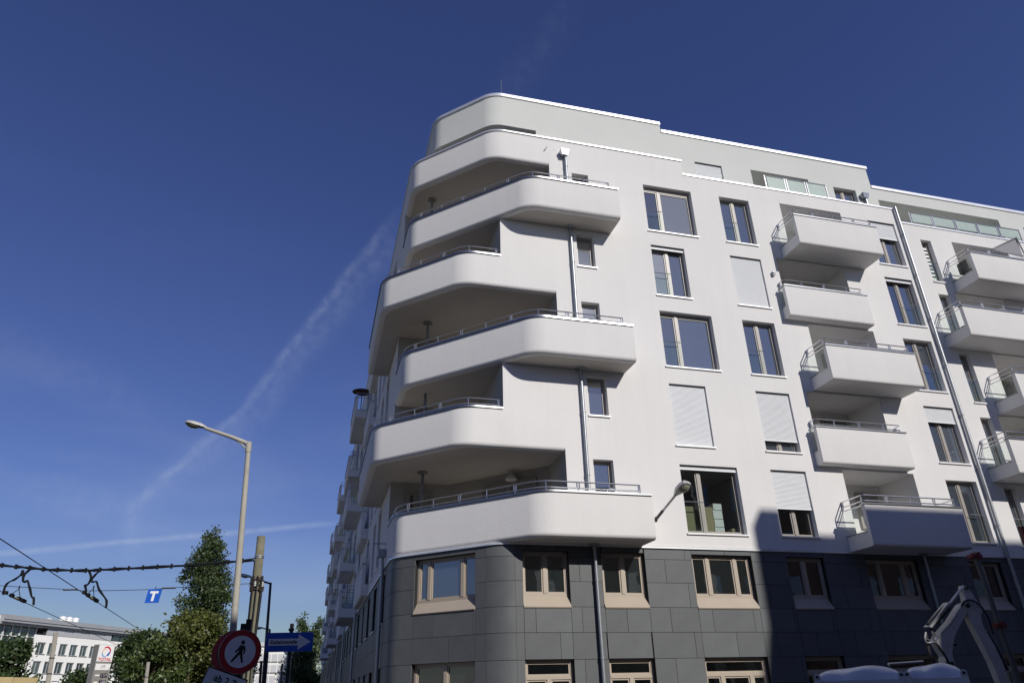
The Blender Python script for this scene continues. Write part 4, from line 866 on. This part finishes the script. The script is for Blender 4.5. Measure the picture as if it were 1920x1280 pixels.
tree('poplar_tree', 'tall dark columnar poplar rising behind the rounded trees', (-14.7, 91.8, 0), poplar_clumps(23.5, 4.0, 3, 100), 34000, .19, POPL, 'trees', trunk_r=.35, trunk_top=.9)
tree('broadleaf_tree', 'large rounded tree with yellowish leaves in front of the poplar', (-11.6, 65.5, 0), round_clumps(9.9, 4.5, 11, 34), 14000, .19, YEL, 'trees')
tree('broadleaf_tree', 'dark dense tree just behind the fuel price sign', (-17.3, 70.8, 0), round_clumps(8.6, 3.7, 12, 30), 10000, .19, DKL, 'trees')
tree('broadleaf_tree', 'bushy tree to the right of the fuel price sign', (-14.6, 63.3, 0), round_clumps(7.4, 3.4, 13, 30), 10000, .18, BUSHL, 'trees')
tree('broadleaf_tree', 'rounded tree partly behind the no pedestrians sign', (-8.6, 71.5, 0), round_clumps(8.3, 3.6, 14, 30), 9000, .19, BUSHL, 'trees')
tree('broadleaf_tree', 'dark tree in the lower left corner before the white office', (-15.3, 25.5, 0), round_clumps(5.1, 2.3, 15), 10000, .12, DKL, 'trees')
tree('broadleaf_tree', 'small dark tree below the office windows, left of the fuel sign', (-14.3, 38, 0), round_clumps(4.1, 1.6, 16), 4000, .12, DKL, 'trees')
tree('poplar_tree', 'left one of two far poplars at the end of the street', (-1.3, 128, 0), poplar_clumps(15.3, 1.7, 21, 30), 5000, .22, POPL, 'trees')
tree('poplar_tree', 'far poplar touching the balconies at the end of the street', (1.5, 128, 0), poplar_clumps(15.0, 2.0, 22, 30), 5000, .22, POPL, 'trees')
tree('broadleaf_tree', 'dark shady tree closing the street under the far poplars', (-.3, 112, 0), round_clumps(9.0, 3.2, 23, 30), 7000, .25, DKL, 'trees')

# ================================================================== OFFICE, FUEL SIGN AND OTHER THINGS ON THE LEFT
OW = mat('office_white', (.74, .74, .72), .85, 0, .2, .1, 20, .04, .3); OGR = mat('office_grey', (.42, .43, .44), .5, .3, .5, 0, 1, .06, .5); OGL = glassmat('office_glass', (.03, .045, .045), .15, None, .5)
t = thing('office_building', 'white three storey office with grey roof band and glazed top floor at lower left', 'building', (-45.8, 112.3, 0))
OU = Vector((.457, .8895, 0)); ON = Vector((.8895, -.457, 0)); FO = Face((-45.8, 112.3, 0), OU, ON)
rows = []
for z0, z1 in ((9.44, 11.1), (6.62, 8.33), (3.8, 5.5)):
    for i in range(17): rows.append((8.0 + 2.32 * i, 9.72 + 2.32 * i, z0, z1))
m = MB(); wall(m, FO, 7.0, 50, 0, 12.17, rows, .3); FO.box(m, 0, 50, 0, 12.1, -14, -1.2); wall(m, FO, -1.5, -.2, 0, 14.4); m.build('wall', OW, t)
for h in rows: 
    mm = MB(); FO.box(mm, h[0], h[1], h[2], h[3], -.36, -.28); wn = mm.build('window', OGL, t)
    mm = MB(); uc = (h[0] + h[1]) / 2; FO.box(mm, uc - .06, uc + .06, h[2], h[3], -.28, -.2); FO.box(mm, h[0], h[1], h[3] - .12, h[3], -.28, -.1); mm.build('frame', OGR, wn); mm = MB(); FO.box(mm, h[0] - .1, h[1] + .1, h[2] - .12, h[2] - .01, -.2, .12); mm.build('sill', OGR, wn)
m = MB(); FO.box(m, -.3, 52, 13.9, 14.56, -14, .9); FO.box(m, -.3, 52, 13.55, 13.9, -14, .75); FO.box(m, -.3, 52, 13.25, 13.55, -13.5, .35); m.build('roof_band', OGR, t)
for i in range(5):
    m = MB(); FO.box(m, .3 + 1.55 * i, 1.75 + 1.55 * i, 8.6, 13.2, -1.1, -1.0); m.build('pane', OGL, t)
m = MB()
for i in range(6): FO.box(m, .15 + 1.55 * i, .3 + 1.55 * i, 8.4, 13.25, -1.1, -.85)
for z in (8.4, 10.6, 11.7): FO.box(m, 0, 8, z, z + .15, -1.0, -.8)
m.build('mullion', SILL, t)
for i in range(8):
    m = MB(); FO.box(m, 9.4 + 1.85 * i, 11.15 + 1.85 * i, 12.22, 13.2, -.25, -.05 + .06 * (i % 2)); m.build('panel', mat('office_panel', (.55, .56, .57), .4, .3), t)
m = MB(); FO.box(m, 9, 50, 12.18, 13.24, -.6, -.3); m.build('panel_backing', BACK, t)
for i in range(12):
    m = MB(); FO.box(m, 24.6 + 2.0 * i, 26.4 + 2 * i, 12.25, 13.2, -.25, -.15); m.build('pane', OGL, t)
for i in range(4):
    u_ = (14.2, 17.2, 18.7, 20.2)[i]; c = FO.p(u_, 14.5, -5); m = MB(); hgt = .5 if i == 0 else 1.1; m.lathe(c, [(.55, .1), (.55, hgt), (.62, hgt), (.5, hgt + .3), (.2, hgt + .45)], 16); m.build('roof_vent', SWH, t, 40)
m = MB(); FO.box(m, 16.3, 21.0, 14.57, 14.7, -5.8, -4.2); m.build('vent_plinth', SWH, t)
t = thing('office_building', 'pale far office with dark ribbon windows seen between the posts under the one way sign', 'building', (-7.5, 150, 0))
FX = Face((-9.0, 132, 0), (1, .1, 0), (.1, -1, 0))
m = MB(); FX.box(m, 0, 7.5, 0, 11.0, -10, 0); m.build('wall', OW, t)
for j in range(5):
    for i in range(6):
        m = MB(); FX.box(m, .25 + 1.2 * i, 1.25 + 1.2 * i, 1.0 + 1.85 * j, 2.25 + 1.85 * j, .01, .05); wn = m.build('window', mat('blind_grey', (.45, .46, .48), .6), t)
        m = MB(); FX.box(m, .2 + 1.2 * i, 1.3 + 1.2 * i, .88 + 1.85 * j, .99 + 1.85 * j, .01, .12); m.build('frame', SBK, wn)
m = MB(); FX.box(m, -.2, 7.7, 11.0, 11.7, -10, .3); m.build('roof_band', OGR, t)

# fuel price pylon
t = thing('fuel_price_sign', 'grey fuel station pylon with a white logo panel above its price displays', 'sign', (-12.5, 33.6, 0))
cd_ = Vector((12.5, -53.6, 0)).normalized(); a = R(33); nf = Vector((cd_.x * math.cos(a) - cd_.y * math.sin(a), cd_.x * math.sin(a) + cd_.y * math.cos(a), 0)); uf = Vector((-nf.y, nf.x, 0))
FT = Face(Vector((-12.27, 33.55, 0)), uf, nf)
m = MB(); FT.box(m, -.53, .53, 0, 5.07, -.5, 0); m.build('body', mat('pylon_grey', (.24, .23, .21), .6), t)
m = MB(); FT.box(m, -.50, .52, 4.10, 5.05, .004, .03); m.build('logo_panel', SWH, t)
m = MB(); FT.box(m, -.48, .50, 3.62, 3.98, .004, .02); m.build('cafe_panel', SWH, t)
def ribbon(m, F, cu, cz, r, a0, a1, w0, w1, o, sq=1.0, n=14):
    P_ = []; Q = []
    for i in range(n + 1):
        f = i / n; an = R(a0 + (a1 - a0) * f); wd = w0 + (w1 - w0) * f; wd *= (math.sin(math.pi * min(.97, max(.08, f))) ** .5)
        P_.append(F.p(cu + (r + wd) * math.cos(an), cz + (r + wd) * math.sin(an) * sq, o)); Q.append(F.p(cu + (r - wd) * math.cos(an), cz + (r - wd) * math.sin(an) * sq, o))
    for i in range(n): m.quad(P_[i], P_[i + 1], Q[i + 1], Q[i])
TR = mat('logo_red', (.55, .02, .05), .5); TB = mat('logo_blue', (.02, .09, .40), .5); TLB = mat('logo_light_blue', (.15, .35, .62), .5); TO_ = mat('logo_orange', (.75, .35, .05), .5)
m = MB(); ribbon(m, FT, .02, 4.66, .27, -12, 135, .055, .05, .032); m.build('logo_mark', TR, t)
m = MB(); ribbon(m, FT, .02, 4.66, .22, -75, 8, .07, .05, .0335); m.build('logo_mark', TB, t)
m = MB(); ribbon(m, FT, .0, 4.62, .24, 175, 290, .04, .035, .0345); m.build('logo_mark', TLB, t)
m = MB(); ribbon(m, FT, -.02, 4.64, .19, 95, 200, .03, .02, .0355); m.build('logo_mark', TO_, t)
m = MB(); text_mesh(m, 'TOTAL', .24, FT.p(.01, 4.22, .034), uf, (0, 0, 1), nf, .001, .008, squeeze=1.15); m.build('lettering', TR, t)
m = MB(); text_mesh(m, 'café', .2, FT.p(.02, 3.84, .022), uf, (0, 0, 1), nf, .001, .002); ribbon(m, FT, .02, 3.80, .22, 200, 340, .01, .01, .023, .5); m.build('lettering', mat('print_grey', (.2, .2, .2), .6), t)
for i, pr_ in enumerate(('1.317', '1.499', '1.259', '1.229')):
    z = 3.32 - .39 * i
    m = MB(); FT.box(m, -.02, .42, z - .11, z + .11, .004, .02); m.build('price_display', SBK, t); m = MB(); FT.box(m, -.38, -.10, z - .04, z + .04, .004, .012); m.build('fuel_name', SWH, t)
    m = MB(); text_mesh(m, pr_, .17, FT.p(.2, z, .022), uf, (0, 0, 1), nf, .001, .002); m.build('price', mat('price_digit', (.55, .55, .65), .5), t)
t = thing('fuel_canopy', 'flat white fuel station canopy edge at the bottom left', 'canopy', (-16, 44, 0))
m = MB(); m.box(-22, -14.5, 38.4, 50, 2.85, 3.12); m.build('roof', SWH, t)
m = MB()
m.box(-19.2, -18.8, 43, 43.4, 0, 2.85); m.build('column', OGR, t); m = MB(); m.box(-16.2, -15.8, 43, 43.4, 0, 2.85); m.build('column', OGR, t)
t = thing('hoarding', 'pale yellow board fence in the bottom left corner', 'fence', (-13, 18, 0))
HB = mat('hoarding_board', (.45, .36, .19), .85, 0, .2, 0, 1, .08, 2, .06)
for i in range(6):
    m = MB(); a = Vector((-16.6 + i * .9, 16.9 + i * .235, 0)); b2 = a + Vector((.885, .231, 0)); m.prism([a, b2, b2 + Vector((0, 0, 2.93 - .03 * i)), a + Vector((0, 0, 2.95 - .03 * i))], (0, 0, 0), (-.01, .04, 0)); m.build('board', HB, t)
m = MB()
for i in range(3): m.tube([(-16.2 + i * 1.9, 17.1 + i * .5, 0), (-16.2 + i * 1.9, 17.1 + i * .5, 2.8)], .05, 6)
m.build('post', BARK, t)
for (x0, x1, y, zt, r_, lab) in ((-9.28, -9.62, 13.6, 4.23, .095, 'weathered grey concrete mast standing before the white office'), (-7.75, -8.0, 24.2, 3.62, .101, 'thin concrete mast in front of the rounded trees')):
    t = thing('mast', lab, 'pole', (x0, y, 0)); m = MB(); m.tube([(x0, y, 0), (x1, y, zt)], r_, 14, True, r_ * .85); m.build('pole', mat('mast_concrete', (.33, .31, .27), .95, 0, .2, .3, 20, .2, 3), t, 40)
    m = MB()
    for z in ((3.3, 2.75) if r_ < .1 else (2.9,)): m.lathe((x0 + (x1 - x0) * z / zt, y, z), [(r_ * 1.05, 0), (r_ * 1.05, .03)], 14)
    m.build('strap', DARK, t, 40)
t = thing('bollard_light', 'small white post with flat cap beside the thin concrete mast', 'lamp', (-8.45, 24.6, 0)); m = MB(); m.tube([(-8.45, 24.6, 0), (-8.45, 24.6, 2.55)], .06, 8); m.lathe((-8.45, 24.6, 2.55), [(.2, 0), (.2, .06)], 12); m.build('post', SWH, t, 40)
for i, (x, y, r_) in enumerate(((-2.35, 24, .07), (-1.35, 27, .05), (-.72, 21, .05))):
    t = thing('steel_post', ('thick dark post left of the far office', 'thin dark post before the far office', 'dark post with a pale edge right of the far office')[i], 'pole', (x + .2, y, 0)); m = MB(); m.tube([(x + .2, y, 0), (x, y, 3.55)], r_, 8); m.build('pole', DARK, t, 40); m = MB(); m.lathe((x, y, 3.55), [(r_ * 1.2, 0), (r_ * 1.2, .05)], 8); m.build('cap', DARK, t)

# ================================================================== RIGHT FOREGROUND
EXW = mat('excavator_white', (.46, .46, .45), .5, 0, .4, .1, 20, .14, 4)
t = thing('excavator', 'white compact excavator in the shade with its folded boom raised', 'excavator', (13.9, -5.2, 0))
def bar(m, pts, y0, y1):
    m.prism([(x, y0, z) for x, z in pts], (0, y0, 0), (0, y1, 0) if False else (0, y0 + (y1 - y0), 0))
def slab(m, pts, y0, y1):
    n = len(pts); m.add([(x, y0, z) for x, z in pts] + [(x, y1, z) for x, z in pts], [tuple(range(n)), tuple(range(n, 2 * n))[::-1]] + [(i, (i + 1) % n, n + (i + 1) % n, n + i) for i in range(n)])
m = MB(); slab(m, [(14.10, 1.0), (14.297, 1.958), (14.406, 2.212), (14.252, 2.53), (14.30, 2.588), (14.379, 2.676), (14.832, 2.972), (15.117, 3.214), (15.313, 3.368), (15.471, 3.416), (15.519, 3.277), (15.353, 3.154), (15.085, 2.912), (14.872, 2.704), (14.73, 2.528), (14.781, 2.455), (14.653, 2.369), (14.558, 2.211), (14.466, 1.956), (14.35, 1.0)], -5.1, -4.88); m.build('boom', EXW, t)
m = MB(); slab(m, [(14.33, 2.60), (15.10, 3.12), (15.085, 3.14), (14.32, 2.625)], -5.115, -5.101); m.build('hydraulic_line', GALV, t)
m = MB(); slab(m, [(15.537, 3.807), (15.598, 3.808), (15.708, 3.667), (15.829, 3.403), (15.905, 3.233), (15.80, 3.125), (15.771, 2.942), (15.784, 2.822), (15.935, 2.448), (16.024, 2.08), (16.081, 1.55), (15.79, 1.55), (15.71, 2.084), (15.557, 2.598), (15.46, 2.912), (15.413, 3.154), (15.477, 3.431), (15.497, 3.618), (15.509, 3.759)], -5.07, -4.91); m.build('stick', EXW, t)
for x, z, r_ in ((15.56, 3.74, .035), (15.44, 3.33, .05), (14.73, 2.455, .035), (14.5, 2.05, .05)):
    m = MB(); m.tube([(x, -5.14, z), (x, -4.84, z)], r_, 10); m.build('pivot_pin', BLACK, t, 40)
m = MB(); m.tube([(14.253, -5.0, 2.867), (14.60, -5.0, 3.09), (14.922, -5.0, 3.30)], .085, 12); m.build('cylinder', BLACK, t, 40)
m = MB(); m.tube([(14.90, -5.0, 3.29), (15.50, -5.0, 3.735)], .032, 8); m.build('piston_rod', STEEL, t, 40)
m = MB(); slab(m, [(14.17, 2.86), (14.22, 2.83), (14.96, 3.36), (14.93, 3.41)], -5.1, -4.9); m.build('cylinder_guard', GALV, t)
m = MB(); m.tube(smoothpath([(15.25, -5.12, 3.33), (15.35, -5.13, 3.415), (15.506, -5.14, 3.455), (15.673, -5.14, 3.417), (15.80, -5.13, 3.325), (15.88, -5.12, 3.218), (15.97, -5.1, 3.03), (16.02, -5.05, 2.7)], 5), .024, 6); m.build('hose', BLACK, t, 40); m = MB(); m.tube(smoothpath([(14.0, -5.02, 2.6), (14.199, -5.12, 2.487), (14.281, -5.13, 2.342), (14.363, -5.13, 2.198), (14.5, -5.1, 1.9)], 4), .026, 6); m.build('hose', BLACK, t, 40); m = MB(); m.tube(smoothpath([(14.10, -5.0, 2.7), (14.06, -5.0, 2.3), (14.15, -5.0, 1.95), (14.2, -5, 1.5)], 5), .04, 6); m.build('hose', BLACK, t, 40)
m = MB(); m.tube(smoothpath([(15.86, -5.0, 2.75), (16.02, -5.0, 2.4), (16.15, -5.0, 1.9)], 4), .06, 8); m.build('bucket_cylinder', BLACK, t, 40)
m = MB(); m.tube(smoothpath([(14.018, -5.1, 2.735), (13.95, -5.1, 2.59), (13.977, -5.1, 2.503), (14.114, -5.1, 2.517), (14.175, -5.1, 2.473)], 4), .02, 6); m.tube([(14.194, -5.1, 2.75), (14.205, -5.1, 2.56), (14.306, -5.1, 2.632), (14.194, -5.1, 2.75)], .02, 6); m.build('lamp_guard', STEEL, t, 40)
m = MB(); slab(m, [(15.75, 1.55), (16.2, 1.55), (16.4, 1.2), (16.1, .85), (15.8, .9), (15.75, 1.1)], -5.3, -4.7); m.build('bucket', DARK, t)
m = MB(); slab(m, [(12.9, .55), (14.5, .55), (14.55, .9), (14.2, 1.25), (13.3, 1.3), (12.85, 1.1)], -5.7, -4.6); m.build('body', EXW, t)
for y in (-5.75, -4.85):
    m = MB(); slab(m, [(12.75, .12), (14.6, .12), (14.8, .3), (14.6, .5), (12.75, .5), (12.55, .3)], y, y + .32); m.build('track', BLACK, t)
m = MB(); m.box(13.2, 13.7, -5.35, -4.95, 1.3, 1.36); m.box(13.15, 13.22, -5.35, -4.95, 1.3, 1.75); m.build('seat', BLACK, t)

PLW = mat('white_plastic', (.66, .67, .70), .38, 0, .5, .05, 6, .04, 1)
FK = Face((9.1, -9.36, 0), (.760, -.650, 0), (-.650, -.760, 0))
def cabin(label, u0, u1):
    c0 = FK.p((u0 + u1) / 2, 0, -.55); t = thing('portable_toilet', label, 'toilet cabin', c0, 'white cabins in front of the excavator')
    m = MB(); FK.box(m, u0 + .06, u1 - .06, 0, 1.70, -1.04, -.06); m.build('cabin', PLW, t)
    m = MB(); nx, ny = 30, 18; W_ = u1 - u0; vs = []; fs = []
    for j in range(ny + 1):
        for i in range(nx + 1):
            a = i / nx; b_ = j / ny; ex = max(0, 1 - abs(2 * a - 1) ** 4.5) ** .5; ey = max(0, 1 - abs(2 * b_ - 1) ** 4) ** .5
            h_ = .185 * ex * ey + .035 * ey * math.exp(-((a - .66) / .2) ** 2) - .05 * math.exp(-((a - .3) / .12) ** 2) * math.exp(-(b_ / .3) ** 2) - .05 * math.exp(-((a - .75) / .12) ** 2) * math.exp(-(b_ / .22) ** 2)
            vs.append(FK.p(u0 + W_ * a, 1.715 + h_, -1.1 * b_))
    for j in range(ny):
        for i in range(nx): k = j * (nx + 1) + i; fs.append((k, k + 1, k + nx + 2, k + nx + 1))
    m.add(vs, fs); FK.box(m, u0 + .002, u1 - .002, 1.62, 1.714, -1.098, -.002); m.build('roof', PLW, t, 45)
    for u_ in (u0 + .03, u1 - .03):
        m = MB(); c = Vector(FK.p(u_, 1.775, .03)); disc(m, c, FK.N, .05, .04, 18); FK.box(m, u_ - .05, u_ + .05, 1.62, 1.775, .0, .07); lg = m.build('lug', PLW, t, 40)
        m = MB(); disc(m, c + FK.N * .042, FK.N, .022, .006, 14); m.build('bolt_hole', BLACK, lg)
    m = MB(); FK.box(m, u0 + .2, u1 - .2, .12, 1.55, -.055, -.02); m.build('door', mat('door_grey', (.35, .37, .40), .5), t)
cabin('white moulded cabin roof with corner lugs, left and wider of the pair below the excavator', -1.13, .19)
cabin('white moulded cabin roof with corner lugs, right and narrower of the pair below the excavator', .21, 1.06)
t = thing('steel_rail', 'short shiny metal bar behind the white cabin roofs', 'bar', (9.9, -7.6, 1.9))
m = MB(); m.tube([(10.62, -7.6, 1.985), (11.42, -7.6, 2.02)], .022, 8); m.build('bar', STEEL, t)
m = MB(); m.tube([(10.7, -7.6, 0), (10.7, -7.6, 1.985)], .02, 6); m.tube([(11.35, -7.6, 0), (11.35, -7.6, 2.01)], .02, 6); m.build('post', DARK, t)
t = thing('mast', 'grey steel mast with red clamps behind the excavator boom', 'pole', (17.6, -4, 0))
m = MB(); m.tube([(17.6, -4, 0), (17.33, -4, 4.75)], .07, 12); m.build('pole', mat('grey_mast', (.10, .105, .105), .6, .2), t, 40)
RC = mat('red_clamp', (.13, .012, .016), .6)
for x, z in ((17.33, 4.72), (17.43, 2.97)):
    m = MB(); m.box(x - .20, x + .14, -4.1, -3.9, z - .04, z + .04); m.box(x - .04, x + .07, -4.12, -3.88, z - .09, z + .10); m.build('clamp', RC, t)
t = thing('barrier_board', 'dark red edged upright board at the right picture edge', 'barrier', (17.2, -6.0, 0))
m = MB(); m.box(16.85, 16.93, -6.0, -5.9, 2.2, 5.1); m.box(16.93, 18.3, -6.0, -5.9, 5.02, 5.1); m.build('frame', RC, t)
m = MB(); m.box(16.932, 18.3, -5.97, -5.93, 2.2, 5.018); m.build('panel', mat('board_grey', (.45, .46, .5), .5), t)
m = MB(); m.tube([(17.0, -5.86, 0), (17.0, -5.86, 5.0)], .05, 8); m.build('post', DARK, t)

# ================================================================== ACROSS THE STREET, behind the photographer: the blocks that shade the street and are mirrored in the low windows
def block(label, poly, h, m_, group='buildings across the street behind the viewpoint'):
    t = thing('neighbour_building', label, 'building', (poly[0][0], poly[0][1], 0), group); b = MB(); b.prism([(x, y, 0) for x, y in poly], (0, 0, 0), (0, 0, h)); b.build('wall', m_, t)
    (x0, y0), (x1, y1) = poly[0], poly[1]; d = Vector((x1 - x0, y1 - y0, 0)); Ln = d.length; d.normalize(); F = Face((x0, y0, 0), d, (-d.y, d.x, 0) if False else (d.y, -d.x, 0))
    if F.N.y < 0: F = Face((x0, y0, 0), d, -F.N)
    k = 0; z = 1.0
    while z < h - 2:
        u_ = 1.5
        while u_ < Ln - 2: b = MB(); F.box(b, u_, u_ + 1.2, z, z + 1.6, .0, .04); b.build('window', GLASS, t); u_ += 3.1
        z += 3.0
    return t
OCH = mat('ochre_render', (.30, .26, .20), .9); BRK = mat('dark_brick', (.20, .13, .10), .9)
YC = 24.0
T1 = block('tall brick block across the street', [(13.95 + .4 * YC, -YC), (70, -YC), (70, -YC - 14), (13.95 + .4 * YC + .236 * 14, -YC - 14)], 6.05 + .63 * YC, BRK)
m = MB(); x = 13.6 + .4 * YC; z = 6.05 + .63 * YC; m.box(x, x + .75, -YC - .9, -YC, z - 3, z + .75); m.build('chimney', BRK, T1)
block('lower ochre house across the street', [(-16, -YC), (22, -YC), (22, -YC - 11), (-16, -YC - 11)], 14.2, OCH)
print('panels', npan, 'objects', len(bpy.data.objects))
